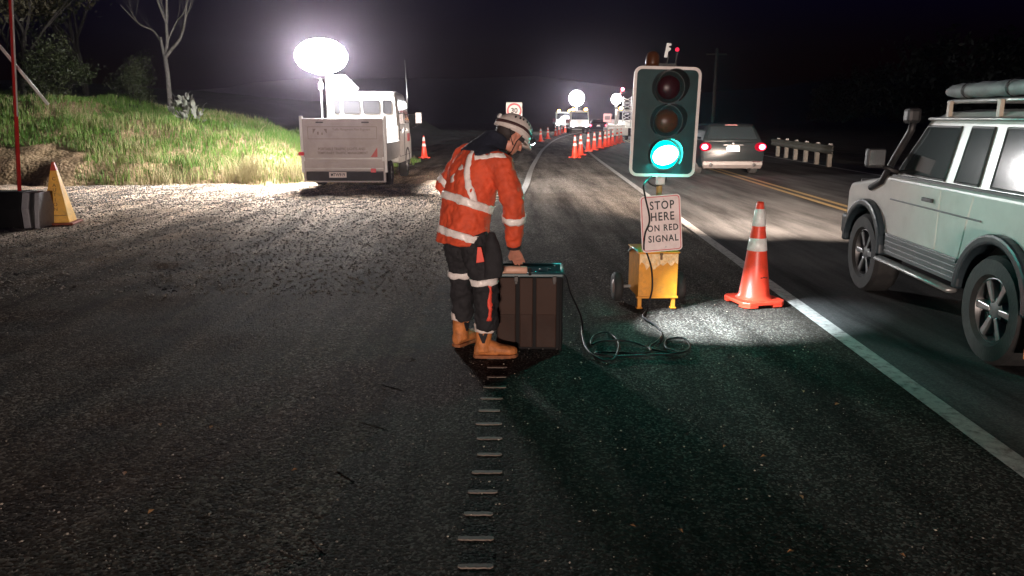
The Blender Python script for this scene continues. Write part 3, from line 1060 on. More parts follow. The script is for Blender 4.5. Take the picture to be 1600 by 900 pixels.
# ------------------------------------------------------------------ signal cart
def signal_cart():
    t = thing('signal_cart', 'portable traffic signal showing green on a small yellow cart', 'traffic signal', (1.24, 6.62, 0.012), R(3))
    # yellow battery box
    mb = MB()
    mb.hexa([(-0.165, -0.17, 0.10), (0.175, -0.17, 0.10), (0.175, 0.25, 0.10), (-0.165, 0.25, 0.10),
             (-0.165, -0.17, 0.485), (0.175, -0.17, 0.485), (0.175, 0.25, 0.485), (-0.165, 0.25, 0.485)])
    mb.build('box', YELLOWP, t, bevel=0.006)
    mb = MB()
    mb.box((0.005, 0.04, 0.492), (0.36, 0.44, 0.012))
    mb.build('lid', YELLOWP, t, bevel=0.003)
    # crumpled reflective strip along the top of the front face
    FOIL = mat('worn_foil', (0.86, 0.62, 0.34), 0.3, var=0.25, vscale=30, dirt=(0.70, 0.30, 0.03), dscale=22, damt=0.95)
    mb = MB()
    r = random.Random(3)
    nx = 22
    V = []
    for i in range(nx + 1):
        x = -0.160 + 0.330 * i / nx
        for j in range(4):
            lowz = 0.385 + 0.018 * math.sin(i * 1.3) + 0.012 * r.random() - (0.03 if i > 3 and i < 12 else 0)
            z = 0.480 + (lowz - 0.480) * j / 3
            V.append((x, -0.1735 - 0.004 * r.random(), z))
    F = [(i * 4 + j, i * 4 + 4 + j, i * 4 + 5 + j, i * 4 + 1 + j) for i in range(nx) for j in range(3)]
    mb.add(V, F)
    mb.build('reflective_strip', FOIL, t)
    mb = MB()
    mb.box((0.022, -0.186, 0.455), (0.016, 0.022, 0.045)); mb.box((0.022, -0.182, 0.48), (0.028, 0.012, 0.02))
    mb.build('latch', mat('rust_latch', (0.16, 0.07, 0.03), 0.6, var=0.3), t, bevel=0.002)
    for sx in (-0.147, 0.147):
        mb = MB()
        mb.box((sx, -0.15, 0.05), (0.034, 0.034, 0.10)); mb.box((sx, -0.15, 0.006), (0.052, 0.052, 0.012))
        mb.build('leg', YELLOWP, t, bevel=0.004)
    mb = MB()
    mb.box((0.003, -0.155, 0.102), (0.36, 0.05, 0.018))
    mb.build('front_rail', YELLOWP, t, bevel=0.003)
    # axle and wheels
    mb = MB(); mb.tube([(-0.31, 0.16, 0.13), (0.30, 0.16, 0.13)], 0.014, 8); mb.build('axle', STEEL, t, True)
    for sx in (-0.285, 0.275):
        mb = MB()
        M = Matrix.Translation((sx, 0.16, 0.13)) @ Matrix.Rotation(PI / 2, 4, 'Y')
        mb.lathe([(0.07, -0.035), (0.115, -0.038), (0.13, -0.022), (0.13, 0.022), (0.115, 0.038), (0.07, 0.035)], 24, M=M)
        w = mb.build('wheel', RUBBER, t, True)
        mb = MB()
        mb.lathe([(0.018, -0.042), (0.065, -0.037), (0.068, 0.037), (0.018, 0.042)], 16, M=M)
        mb.build('hub', mat('hub_grey', (0.28, 0.22, 0.20), 0.5, 0.4), w, True)
    # tow handle at the left edge of the lid
    mb = MB(); mb.tube([(-0.175, 0.22, 0.44), (-0.182, 0.03, 0.505), (-0.178, -0.15, 0.50)], 0.010, 6); mb.build('handle', STEEL, t, True)
    # post
    mb = MB()
    mb.tube([(0.03, 0.05, 0.45), (0.045, 0.05, 1.9)], 0.026, 12)
    mb.build('post', mat('post_yellow', (0.42, 0.22, 0.07), 0.5, var=0.2), t, True)
    mb = MB(); mb.box((0.04, 0.035, 1.085), (0.07, 0.06, 0.07)); mb.build('clamp', STEEL, t, bevel=0.006)
    # signal head: board, pale border, three lamps with visors
    hy = -0.02
    H0 = Vector((0.045, hy, 1.575))
    tilt = R(1.2)
    up = Vector((math.sin(tilt), 0.0, math.cos(tilt)))
    rt = Vector((math.cos(tilt), 0.0, -math.sin(tilt)))
    M = plane_M(H0, rt, up)            # local x right, y up, z toward the viewer
    bw, bh = 0.565, 0.905
    mb = MB()
    mb.prism(rrect(bw - 0.004, bh - 0.004, 0.062), -0.020, 0.0, 'z', M)
    board = mb.build('backboard', mat('board_green_spill', (0.005, 0.026, 0.028), 0.45, var=0.25, dirt=(0.010, 0.034, 0.036), dscale=8, damt=0.4, spec=0.25), t)  # black board tinted teal: green lamp's spill put into its colour
    mb = MB()
    frame_rings(mb, rrect(bw, bh, 0.065), rrect(bw - 0.048, bh - 0.048, 0.045), -0.012, 0.004, M)
    mb.build('border', mat('border_white', (0.66, 0.60, 0.57), 0.4, var=0.08, dirt=(0.35, 0.3, 0.27), dscale=10, damt=0.4), board)
    mb = MB()
    mb.prism(rrect(0.27, 0.84, 0.03), -0.16, -0.021, 'z', M)
    mb.build('housing', BLACKP, t)
    for k, (ly, kind) in enumerate(((0.285, 'red'), (0.012, 'amber'), (-0.268, 'green'))):
        L = M @ Matrix.Translation((0.012, ly, 0.0))
        mb = MB()
        n = 28
        out, inn = [], []
        # short cowl over the upper part of the lens
        a0, a1 = (R(-32), R(212)) if kind == 'green' else (R(-50), R(230))
        V = []
        for i in range(n + 1):
            a = a0 + (a1 - a0) * i / n
            d_ = 0.075 + 0.055 * max(0.0, math.sin(a)) if kind == 'green' else 0.05 + 0.085 * (1 + math.sin(a))
            for rr_, z in ((0.140, 0.001), (0.140, d_), (0.136, d_), (0.136, 0.001)):
                V.append(L @ Vector((rr_ * math.cos(a), rr_ * math.sin(a), z)))
        F = []
        for i in range(n):
            for q in range(4):
                F.append((i * 4 + q, i * 4 + 4 + q, i * 4 + 4 + (q + 1) % 4, i * 4 + (q + 1) % 4))
        mb.add(V, F)
        vis = mb.build('visor', BLACKP, t, False)
        mb = MB()
        frame_rings(mb, [(0.134 * math.cos(2 * PI * i / 32), 0.134 * math.sin(2 * PI * i / 32)) for i in range(32)],
                    [(0.119 * math.cos(2 * PI * i / 32), 0.119 * math.sin(2 * PI * i / 32)) for i in range(32)], 0.001, 0.012, L)
        mb.build('lens_ring', BLACKP, vis)
        mb = MB()
        rl = 0.120 if kind == 'green' else 0.098
        mb.lathe([(rl, 0.002), (rl * 0.97, 0.016), (rl * 0.8, 0.036), (rl * 0.5, 0.050), (rl * 0.2, 0.056), (0.001, 0.057)], 32, M=L, cap=False)
        lm = {'red': REDLENS, 'amber': AMBER_OFF, 'green': emit('green_lamp', (0.0, 1.0, 0.78), 2.2)}[kind]
        o = mb.build('lens', lm, t, True)
        if kind == 'green':
            mb = MB()
            Lc = L @ Matrix.Translation((0.0, -0.002, 0.020)) @ Matrix.Rotation(R(18), 4, 'Z') @ Matrix.Diagonal((1.10, 0.80, 1, 1))
            mb.lathe([(0.10, 0.020), (0.09, 0.036), (0.06, 0.048), (0.02, 0.056), (0.001, 0.057)], 32, M=Lc, cap=False)
            mb.build('lens_core', emit('green_core', (0.03, 1.0, 0.80), GREEN * 1.3), o, True)
        else:
            mb = MB()
            frame_rings(mb, [(0.128 * math.cos(2 * PI * i / 32), 0.128 * math.sin(2 * PI * i / 32)) for i in range(32)], [(0.099 * math.cos(2 * PI * i / 32), 0.099 * math.sin(2 * PI * i / 32)) for i in range(32)], 0.010, 0.016, L)
            mb.build('lens_gasket', mat('gasket', (0.006, 0.010, 0.010), 0.7, spec=0.1), o)
        o['label'] = {'red': 'dark red lens', 'amber': 'dull amber lens', 'green': 'lit green lens'}[kind]
    # fittings on top: amber beacon, white tag, aerial with tiny red lamp
    mb = MB()
    B = M @ Matrix.Translation((-0.115, 0.455, -0.09)) @ Matrix.Rotation(-PI / 2, 4, 'X')
    mb.lathe([(0.060, 0.0), (0.060, 0.03), (0.058, 0.07), (0.046, 0.105), (0.024, 0.122), (0.002, 0.126)], 20, M=B)
    mb.build('beacon', AMBER_OFF, t, True)
    mb = MB(); mb.prism(rrect(0.20, 0.05, 0.01), -0.12, -0.05, 'z', M @ Matrix.Translation((-0.02, 0.455, 0))); mb.build('top_bracket', BLACKP, t)
    mb = MB(); mb.tube([M @ Vector((0.0, 0.47, -0.08)), M @ Vector((0.015, 0.545, -0.08))], 0.008, 6); mb.build('tag_stem', BLACKP, t)
    mb = MB(); mb.prism([(-0.022, 0.53), (0.004, 0.53), (0.008, 0.575), (0.028, 0.59), (0.030, 0.605), (0.012, 0.61), (0.012, 0.622), (0.034, 0.628), (0.030, 0.642), (-0.005, 0.645)], -0.085, -0.075, 'z', M); mb.build('white_tag', mat('tag_white', (0.82, 0.84, 0.82), 0.4), t)
    mb = MB(); mb.tube([M @ Vector((0.075, 0.45, -0.08)), M @ Vector((0.085, 0.60, -0.08))], 0.007, 6); mb.build('aerial', BLACKP, t)
    mb = MB(); mb.ball(M @ Vector((0.085, 0.595, -0.08)), 0.017, 10, 6); mb.build('indicator_lamp', emit('small_red', (1.0, 0.03, 0.08), 1.5), t, True)
    # hanging lead loop beneath the head
    mb = MB()
    mb.tube(catmull([M @ Vector((-0.09, -0.44, -0.06)), M @ Vector((-0.10, -0.50, -0.05)), M @ Vector((-0.05, -0.535, -0.05)), M @ Vector((0.03, -0.52, -0.05)), M @ Vector((0.06, -0.46, -0.06))], 5), 0.006, 6)
    mb.build('lead', BLACKP, t, True)
    # stop board hung on the post
    Mb = plane_M((0.005, -0.195, 0.745), Vector((1, 0, 0.0)).normalized(), (0, 0.06, 1)) @ Matrix.Rotation(R(4.2), 4, 'Z')
    st = []
    mb = MB(); mb.prism(rrect(0.345, 0.475, 0.035), -0.006, 0.0, 'z', Mb)
    board = mb.build('stop_board', mat('sign_white', (0.76, 0.64, 0.62), 0.45, var=0.06, dirt=(0.5, 0.36, 0.33), dscale=7, damt=0.5), t)
    mb = MB(); frame_rings(mb, rrect(0.325, 0.455, 0.027), rrect(0.313, 0.443, 0.022), 0.0005, 0.002, Mb)
    mb.build('red_border', mat('sign_red', (0.55, 0.06, 0.07), 0.5, var=0.15), board)
    for body, yy, sz, sx in (('STOP', 0.150, 0.098, 0.80), ('HERE', 0.055, 0.098, 0.80), ('ON RED', -0.040, 0.074, 0.86), ('SIGNAL', -0.130, 0.078, 0.86)):
        text_mesh(body, sz, Mb @ Matrix.Translation((0.012, yy, 0.0022)), 'lettering', LETTER, board, 0.0006, sx=sx, bold=0.0016, spacing=1.18)
    for yy in (0.2, -0.2):
        mb = MB(); mb.lathe([(0.007, 0.0), (0.006, 0.004), (0.001, 0.005)], 8, M=Mb @ Matrix.Translation((0.03, yy, 0.0)), cap=False); mb.build('bolt', STEEL, board)
GREEN = 180.0
signal_cart()

# ------------------------------------------------------------------ black supply lead
def cable():
    P = [Vector((0.34, 5.36, 0.535)), Vector((0.385, 5.36, 0.52)), Vector((0.42, 5.38, 0.40)), Vector((0.50, 5.45, 0.22)), Vector((0.53, 5.55, 0.08))]
    loops = [(909, 510), (911, 530), (920, 549), (942, 563), (959, 560), (967, 541), (961, 527), (946, 519), (928, 525), (924, 538), (940, 533), (975, 532), (1005, 540), (1017, 547), (1005, 552), (964, 551),
             (930, 551), (950, 556), (990, 556), (1027, 554), (1063, 551), (1078, 543), (1071, 530), (1056, 528), (1041, 532), (1041, 543), (1060, 551), (1034, 549), (1015, 543), (1028, 532), (1034, 523), (1027, 510), (1005, 495), (1011, 484)]
    for k, (u, v) in enumerate(loops):
        P.append(gnd(u, v, 0.016 + 0.006 * (k % 3)))
    for (u, v) in [(1013, 474), (1019, 452), (1018, 420), (1010, 394)]:
        P.append(at(u, v, 6.43))
    for (u, v) in [(1006, 388), (1008, 365), (1015, 343), (1008, 307), (1006, 288)]:
        P.append(at(u, v, 6.405))
    P.append(at(1018, 276, 6.58))
    mb = MB()
    C = catmull(P, 7)
    mb.tube(C, 0.0078, 7)
    o = mb.build('supply_lead', mat('cable_black', (0.007, 0.007, 0.008), 0.45, spec=0.2), None, True)
    tag(o, 'thin black lead looping on the road from ribbed case to signal', 'cable')
cable()

# ------------------------------------------------------------------ ribbed power case
def case():
    t = thing('power_case', 'brown-grey ribbed case with dark green lid by the boots', 'case', (0.125, 5.38, 0.006), R(-2))
    PB = mat('case_brown', (0.046, 0.025, 0.018), 0.65, var=0.15, vscale=5, spec=0.15, dirt=(0.03, 0.02, 0.017), dscale=5, damt=0.6)
    PD = mat('case_dark', (0.006, 0.005, 0.005), 0.65, var=0.2, spec=0.15)
    mb = MB(); mb.box((0, 0, 0.275), (0.455, 0.30, 0.53)); mb.build('shell', PD, t, bevel=0.01)
    for x, w in ((-0.158, 0.128), (-0.020, 0.092), (0.120, 0.142)):
        mb = MB(); mb.box((x, -0.154, 0.285), (w, 0.020, 0.500)); mb.build('front_panel', PB, t, bevel=0.006)
        mb = MB(); mb.box((x, -0.155, 0.155), (w - 0.006, 0.024, 0.24)); mb.build('lower_panel', mat('case_brown_low', (0.034, 0.018, 0.013), 0.65, spec=0.15, var=0.2, dirt=(0.04, 0.03, 0.025), dscale=6, damt=0.6), t, bevel=0.005)
    for y in (-0.08, 0.03, 0.12):
        mb = MB(); mb.box((0.230, y, 0.28), (0.014, 0.075, 0.49)); mb.build('side_panel', PD, t, bevel=0.004)
    for x in (-0.09, 0.175):
        mb = MB(); mb.box((x, -0.170, 0.528), (0.030, 0.016, 0.040)); lt = mb.build('latch', mat('dark_steel', (0.05, 0.045, 0.042), 0.5, 0.3, spec=0.3), t, bevel=0.004)
        mb = MB(); mb.box((x, -0.170, 0.503), (0.020, 0.010, 0.022)); mb.build('latch_tongue', MATS['dark_steel'], lt, bevel=0.003)
    for sx in (-1, 1):
        mb = MB(); mb.box((sx * 0.222, -0.148, 0.275), (0.018, 0.020, 0.535)); mb.build('corner_guard', PD, t, bevel=0.005)
    for x in (-0.2, -0.1, 0.0, 0.1, 0.2):
        mb = MB(); mb.lathe([(0.005, 0.0), (0.004, 0.003), (0.0, 0.0035)], 8, M=plane_M((x, -0.152, 0.018), (1, 0, 0), (0, 0, 1)), cap=False); mb.build('rivet', MATS['dark_steel'], t)
    LID = mat('lid_green', (0.012, 0.045, 0.052), 0.3, var=0.2, coat=0.4)
    mb = MB(); mb.box((0.0, 0.0, 0.552), (0.475, 0.325, 0.026)); mb.build('lid', LID, t, bevel=0.006)
    mb = MB()
    for a, b in (((-0.23, -0.155), (0.23, -0.155)), ((0.23, -0.155), (0.23, 0.155)), ((0.23, 0.155), (-0.23, 0.155)), ((-0.23, 0.155), (-0.23, -0.155))):
        mb.tube([(a[0], a[1], 0.570), (b[0], b[1], 0.570)], 0.010, 6)
    mb.build('rim', LID, t, True)
    for x, y in ((0.04, -0.13), (0.075, -0.06), (0.14, -0.02), (0.19, 0.08)):
        mb = MB(); mb.lathe([(0.010, 0.562), (0.010, 0.574), (0.006, 0.579), (0.001, 0.580)], 10, (x, y, 0)); mb.build('knob', CHROME, t, True)
    mb = MB()
    mb.tube([(-0.205, -0.165, 0.592), (-0.200, -0.165, 0.592), (-0.02, -0.165, 0.592), (-0.012, -0.165, 0.592)], [0.020, 0.027, 0.027, 0.018], 16)
    mb.build('handle_grip', mat('grip_tan', (0.62, 0.36, 0.26), 0.5, var=0.12), t, True)
    mb = MB()
    for x in (-0.222, 0.005):
        mb.box((x, -0.165, 0.580), (0.018, 0.03, 0.05))
    mb.build('handle_bracket', PD, t, bevel=0.003)
case()

# ------------------------------------------------------------------ the worker
def bake(o, name, m, parent, smooth=True):
    dg = bpy.context.evaluated_depsgraph_get()
    dg.update()
    me = bpy.data.meshes.new_from_object(o.evaluated_get(dg))
    bpy.data.objects.remove(o)
    me.name = name
    r = link(name, me, m, parent, smooth)
    return r
FOLD = bpy.data.textures.new('folds', 'CLOUDS'); FOLD.noise_scale = 0.085; FOLD.noise_depth = 2
FOLD2 = bpy.data.textures.new('folds_fine', 'CLOUDS'); FOLD2.noise_scale = 0.035; FOLD2.noise_depth = 1
def fuse(mb, name, m, parent, vox, smooth_it=4, disp=0.0, disp2=0.0):
    o = mb.build(name + '_raw', m, None)
    md = o.modifiers.new('r', 'REMESH'); md.mode = 'VOXEL'; md.voxel_size = vox; md.use_smooth_shade = True
    if smooth_it:
        md = o.modifiers.new('s', 'SMOOTH'); md.iterations = smooth_it; md.factor = 0.5
    if disp:
        md = o.modifiers.new('d', 'DISPLACE'); md.texture = FOLD; md.strength = disp; md.mid_level = 0.5; md.texture_coords = 'GLOBAL'
    if disp2:
        md = o.modifiers.new('d2', 'DISPLACE'); md.texture = FOLD2; md.strength = disp2; md.mid_level = 0.5; md.texture_coords = 'GLOBAL'
    return bake(o, name, m, parent)

ROOT = Vector((-0.27, 5.22, 0.006))
Rt = Vector((0.53, -0.85, 0)).normalized()
Fw = Vector((0.85, 0.53, 0)).normalized()
def torso_ring(c, a, b, tilt=0.0, n=28, grow_=0.0):
    # tilt: forward lean of the ring plane
    f = (Fw * math.cos(tilt) - Vector((0, 0, 1)) * math.sin(tilt))
    out = []
    for i in range(n):
        t = 2 * PI * i / n
        x, y = math.cos(t), math.sin(t)
        k = (abs(x) ** 2.5 + abs(y) ** 2.5) ** (-1 / 2.5)
        out.append(Vector(c) + Rt * (x * k * (a + grow_)) + f * (y * k * (b + grow_)))
    return out
TORSO = [((-0.335, 5.19, 0.800), 0.212, 0.158, 0.02), ((-0.328, 5.195, 0.90), 0.206, 0.150, 0.08), ((-0.315, 5.20, 1.00), 0.204, 0.146, 0.14), ((-0.292, 5.215, 1.12), 0.212, 0.150, 0.22),
         ((-0.255, 5.235, 1.24), 0.224, 0.152, 0.32), ((-0.215, 5.25, 1.33), 0.226, 0.140, 0.42), ((-0.18, 5.265, 1.395), 0.190, 0.118, 0.5), ((-0.155, 5.275, 1.435), 0.12, 0.095, 0.55)]
RSH, REL, RWR = Vector((-0.085, 5.085, 1.335)), Vector((0.012, 5.00, 1.085)), Vector((0.012, 5.085, 0.785))
LSH, LEL, LWR = Vector((-0.31, 5.42, 1.365)), Vector((-0.475, 5.44, 1.15)), Vector((-0.32, 5.62, 0.98))
HEADC = Vector((-0.008, 5.295, 1.508))
HM = Matrix.Translation(HEADC) @ Euler((0, R(24), R(26)), 'XYZ').to_matrix().to_4x4()
HM = Matrix.Translation(HEADC) @ (Matrix.Rotation(R(24), 4, 'Z') @ Matrix.Rotation(R(37), 4, 'Y'))

def hand(mb, wrist, knuckle, row, curl, thumb):
    # palm with four jointed fingers and a thumb that leaves its side
    wrist, knuckle, row, curl = Vector(wrist), Vector(knuckle), Vector(row).normalized(), Vector(curl)
    d = (knuckle - wrist).normalized()
    mid = wrist.lerp(knuckle, 0.55)
    nrm = row.cross(d).normalized()
    def oval(c, a, b, n=12):
        return [c + row * (a * math.cos(2 * PI * i / n)) + nrm * (b * math.sin(2 * PI * i / n)) for i in range(n)]
    mb.rings([oval(wrist - d * 0.05, 0.029, 0.024), oval(wrist, 0.030, 0.022), oval(mid, 0.042, 0.019), oval(knuckle, 0.044, 0.016), oval(knuckle + d * 0.008, 0.036, 0.010)])
    lens = (0.064, 0.076, 0.070, 0.056)
    for k in range(4):
        b = knuckle + row * (0.033 - 0.022 * k) - d * 0.008
        L = lens[k]
        p1 = b + d * (L * 0.46)
        d2 = (d + curl * 0.7).normalized()
        p2 = p1 + d2 * (L * 0.36)
        d3 = (d + curl * 1.8).normalized()
        p3 = p2 + d3 * (L * 0.30)
        mb.tube([b, p1, p2, p3, p3 + d3 * 0.004], [0.0098, 0.0092, 0.0085, 0.0074, 0.003], 8)
    b = wrist.lerp(knuckle, 0.30) + row * (0.030 * thumb)
    p1 = b + row * (0.022 * thumb) + d * 0.028 + curl * 0.01
    p2 = p1 + row * (0.004 * thumb) + d * 0.026 + curl * 0.014
    mb.tube([b - row * (0.012 * thumb), b, p1, p2, p2 + d * 0.004], [0.012, 0.013, 0.0115, 0.0092, 0.004], 8)

def worker():
    t = thing('person', 'worker in orange hi-vis jacket and white helmet bending over ribbed case', 'person', ROOT)
    def rel(o):
        if o.parent is t:
            o.matrix_parent_inverse = Matrix.Translation(-ROOT)
        return o
    # ---- body: one continuous surface under the clothes
    mb = MB()
    mb.rings([torso_ring(c, a * 0.72, b * 0.72, tl) for c, a, b, tl in TORSO])
    mb.tube([(-0.165, 5.27, 1.40), (-0.095, 5.28, 1.455), (-0.045, 5.287, 1.50)], [0.062, 0.055, 0.056], 14)
    # skull, jaw, nose, brow, ears in head space: +x face, +y left, +z up
    mb.ball((0, 0, 0.02), (0.098, 0.076, 0.100), 18, 12, HM)
    mb.ball((0.030, 0, -0.055), (0.068, 0.056, 0.060), 14, 10, HM)
    mb.ball((0.052, 0, -0.092), (0.038, 0.034, 0.026), 12, 8, HM)
    mb.tube([HM @ Vector((0.085, 0, 0.012)), HM @ Vector((0.104, 0, -0.018)), HM @ Vector((0.112, 0, -0.036)), HM @ Vector((0.090, 0, -0.044))], [0.008, 0.011, 0.014, 0.010], 8)
    mb.ball((0.082, 0, 0.018), (0.016, 0.052, 0.010), 12, 6, HM)
    mb.ball((0.084, 0, -0.066), (0.014, 0.024, 0.007), 10, 6, HM)
    mb.ball((0.084, 0, -0.077), (0.013, 0.021, 0.008), 10, 6, HM)
    for sy in (-1, 1):
        mb.ball((-0.008, sy * 0.080, -0.022), (0.020, 0.010, 0.032), 10, 8, HM)
        mb.ball((0.0, sy * 0.084, -0.038), (0.010, 0.008, 0.012), 8, 6, HM)
    for a_, b_, c_ in ((RSH, REL, RWR), (LSH, LEL, LWR)):
        mb.tube([a_, a_.lerp(b_, .5), b_, b_.lerp(c_, .5), c_], [0.052, 0.048, 0.040, 0.038, 0.029], 12)
    mb.tube([(-0.25, 5.10, 0.84), (-0.195, 5.06, 0.52), (-0.18, 5.09, 0.16)], [0.075, 0.055, 0.04], 12)
    mb.tube([(-0.38, 5.28, 0.84), (-0.36, 5.33, 0.52), (-0.36, 5.385, 0.16)], [0.075, 0.055, 0.04], 12)
    hand(mb, (0.012, 5.092, 0.765), (0.040, 5.150, 0.688), (-1, 0.25, -0.28), (0.25, 0.75, -0.35), 1)
    hand(mb, LWR, LWR + Vector((0.08, 0.01, -0.02)), (0.1, 0.3, 1), (0.1, -0.9, 0), 1)
    body = rel(fuse(mb, 'body', SKIN, t, 0.0045, 3))
    # eyes and brows
    for sy in (-1, 1):
        mb = MB(); mb.ball((0.086, sy * 0.031, 0.002), (0.010, 0.012, 0.008), 10, 6, HM)
        rel(mb.build('eye', mat('eye_white', (0.55, 0.5, 0.46), 0.25), t, True))
    # ---- jacket
    mb = MB()
    mb.rings([torso_ring(c, a, b, tl) for c, a, b, tl in TORSO])
    mb.ball(RSH + Vector((-0.01, 0.01, 0.0)), (0.095, 0.092, 0.090), 14, 10)
    mb.ball(LSH + Vector((0.015, -0.01, 0.0)), (0.095, 0.092, 0.090), 14, 10)
    mb.tube([RSH, RSH.lerp(REL, .5), REL, REL.lerp(RWR, .35), REL.lerp(RWR, .75), RWR + Vector((0, 0, 0.01))], [0.088, 0.083, 0.076, 0.072, 0.060, 0.053], 16)
    mb.tube([LSH, LSH.lerp(LEL, .5), LEL, LEL.lerp(LWR, .4), LWR], [0.088, 0.080, 0.074, 0.066, 0.052], 16)
    jacket = rel(fuse(mb, 'jacket', ORANGE, t, 0.008, 4, 0.034, 0.009))
    # hem flare at the back
    # ---- tapes, laid on the jacket
    def on_jacket(mb, name, off=0.004, m=TAPE, sub=0, target=None):
        o = mb.build(name, m, None)
        md = o.modifiers.new('w', 'SHRINKWRAP'); md.target = target or jacket; md.wrap_method = 'NEAREST_SURFACEPOINT'; md.wrap_mode = 'ABOVE_SURFACE'; md.offset = off
        md = o.modifiers.new('k', 'SOLIDIFY'); md.thickness = 0.003; md.offset = 1
        return rel(bake(o, name, m, t))
    def interp_ring(z):
        for i in range(len(TORSO) - 1):
            z0, z1 = TORSO[i][0][2], TORSO[i + 1][0][2]
            if z0 <= z <= z1:
                s = (z - z0) / (z1 - z0)
                c = Vector(TORSO[i][0]).lerp(Vector(TORSO[i + 1][0]), s)
                return c, *[TORSO[i][k] + (TORSO[i + 1][k] - TORSO[i][k]) * s for k in (1, 2, 3)]
        return Vector(TORSO[0][0]), TORSO[0][1], TORSO[0][2], TORSO[0][3]
    def band(z0, z1, name='reflective_tape', n=72, slope=0.0):
        mb = MB()
        rows = []
        for k in range(5):
            c, a, b, tl = interp_ring(z0 + (z1 - z0) * k / 4)
            ring = torso_ring(c, a, b, tl, n, 0.02)
            rows.append([p + Vector((0, 0, -slope * (p.x - c.x))) for p in ring])
        mb.rings(rows, cap=False)
        return on_jacket(mb, name)
    bpy.context.view_layer.update()
    band(0.835, 0.885, slope=0.16)
    band(1.045, 1.095, slope=0.16)
    # shoulder straps down the back and across the yoke
    def strap(points, w, name='reflective_tape', side=None):
        C = catmull(points, 10)
        mb = MB()
        V = []
        for i, p in enumerate(C):
            tg = (C[min(i + 1, len(C) - 1)] - C[max(i - 1, 0)]).normalized()
            nrm = (p - Vector((-0.26, 5.23, p.z))).normalized()
            s = tg.cross(nrm).normalized() * (w / 2)
            V += [p - s, p - s * .33, p + s * .33, p + s]
        mb.add(V, [(i * 4 + k, i * 4 + k + 1, i * 4 + 5 + k, i * 4 + 4 + k) for i in range(len(C) - 1) for k in range(3)])
        return on_jacket(mb, name)
    strap([at(737, 228, 5.12), at(733, 250, 5.09), at(731, 275, 5.06), at(736, 300, 5.03), at(744, 322, 5.0)], 0.045)
    strap([at(742, 247, 5.08), at(760, 243, 5.03), at(778, 240, 5.0), at(792, 240, 5.02)], 0.042)
    strap([at(722, 262, 5.15), at(726, 266, 5.13), at(728, 270, 5.12)], 0.045)
    strap([at(713, 274, 5.17), at(714, 284, 5.16)], 0.03)
    # sleeve tape rings
    def sleeve_band(p, q, r0, w):
        p, q = Vector(p), Vector(q)
        dd = (q - p).normalized()
        mb = MB()
        a = dd.orthogonal().normalized(); b = dd.cross(a)
        mb.rings([[p + dd * (w * (k / 3 - 0.5)) + a * (r0 * math.cos(2 * PI * i / 32)) + b * (r0 * math.sin(2 * PI * i / 32)) for i in range(32)] for k in range(4)], cap=False)
        on_jacket(mb, 'reflective_tape')
    sleeve_band(REL.lerp(RWR, 0.36), RWR, 0.09, 0.05)
    sleeve_band(LEL.lerp(LSH, 0.12), LSH, 0.095, 0.045)
    # ---- navy collar
    mb = MB()
    def nring(c, a, b, tl):
        return torso_ring(c, a, b, tl, 24)
    mb.rings([nring((-0.205, 5.245, 1.365), 0.190, 0.135, 0.42), nring((-0.172, 5.262, 1.415), 0.150, 0.112, 0.5), nring((-0.125, 5.275, 1.470), 0.100, 0.088, 0.55), nring((-0.095, 5.283, 1.505), 0.088, 0.080, 0.6), nring((-0.09, 5.284, 1.508), 0.07, 0.062, 0.6), nring((-0.12, 5.275, 1.46), 0.066, 0.060, 0.55)])
    rel(fuse(mb, 'collar', NAVY, t, 0.008, 3, 0.012))
    # yoke patch: dark cloth over the shoulders
    mb = MB()
    V = []
    nu, nv = 14, 8
    TL, TR, BR, BL = at(737, 222, 5.2), at(792, 216, 5.22), at(797, 240, 5.05), at(741, 240, 5.06)
    for j in range(nv + 1):
        for i in range(nu + 1):
            s, q = i / nu, j / nv
            V.append((TL.lerp(TR, s)).lerp(BL.lerp(BR, s), q))
    mb.add(V, [(j * (nu + 1) + i, j * (nu + 1) + i + 1, (j + 1) * (nu + 1) + i + 1, (j + 1) * (nu + 1) + i) for j in range(nv) for i in range(nu)])
    on_jacket(mb, 'yoke', 0.005, NAVY)
    # cuff and wrist band
    mb = MB(); mb.tube([RWR + Vector((0, -0.002, 0.020)), RWR + Vector((0.0, 0.004, -0.018))], [0.050, 0.046], 20)
    rel(mb.build('cuff', BLACKCLOTH, t, True, bevel=0.006))
    # ---- trousers
    mb = MB()
    mb.rings([torso_ring((-0.335, 5.19, 0.97), 0.175, 0.125, 0.05), torso_ring((-0.33, 5.19, 0.86), 0.185, 0.140, 0.03), torso_ring((-0.325, 5.19, 0.78), 0.165, 0.130, 0.0)])
    mb.tube(catmull([(-0.262, 5.10, 0.86), (-0.235, 5.08, 0.72), (-0.190, 5.06, 0.54), (-0.178, 5.075, 0.38), (-0.175, 5.09, 0.215)], 4), [0.105, 0.104, 0.102, 0.100, 0.098, 0.095, 0.092, 0.090, 0.088, 0.086, 0.085, 0.085, 0.084, 0.083, 0.082, 0.080, 0.078], 18)
    mb.tube(catmull([(-0.385, 5.28, 0.86), (-0.372, 5.30, 0.72), (-0.355, 5.33, 0.54), (-0.358, 5.36, 0.38), (-0.360, 5.385, 0.215)], 4), [0.105, 0.104, 0.102, 0.100, 0.098, 0.095, 0.092, 0.090, 0.088, 0.086, 0.085, 0.085, 0.084, 0.083, 0.082, 0.078, 0.075], 18)
    trousers = rel(fuse(mb, 'trousers', BLACKCLOTH, t, 0.009, 4, 0.042, 0.015))
    bpy.context.view_layer.update()
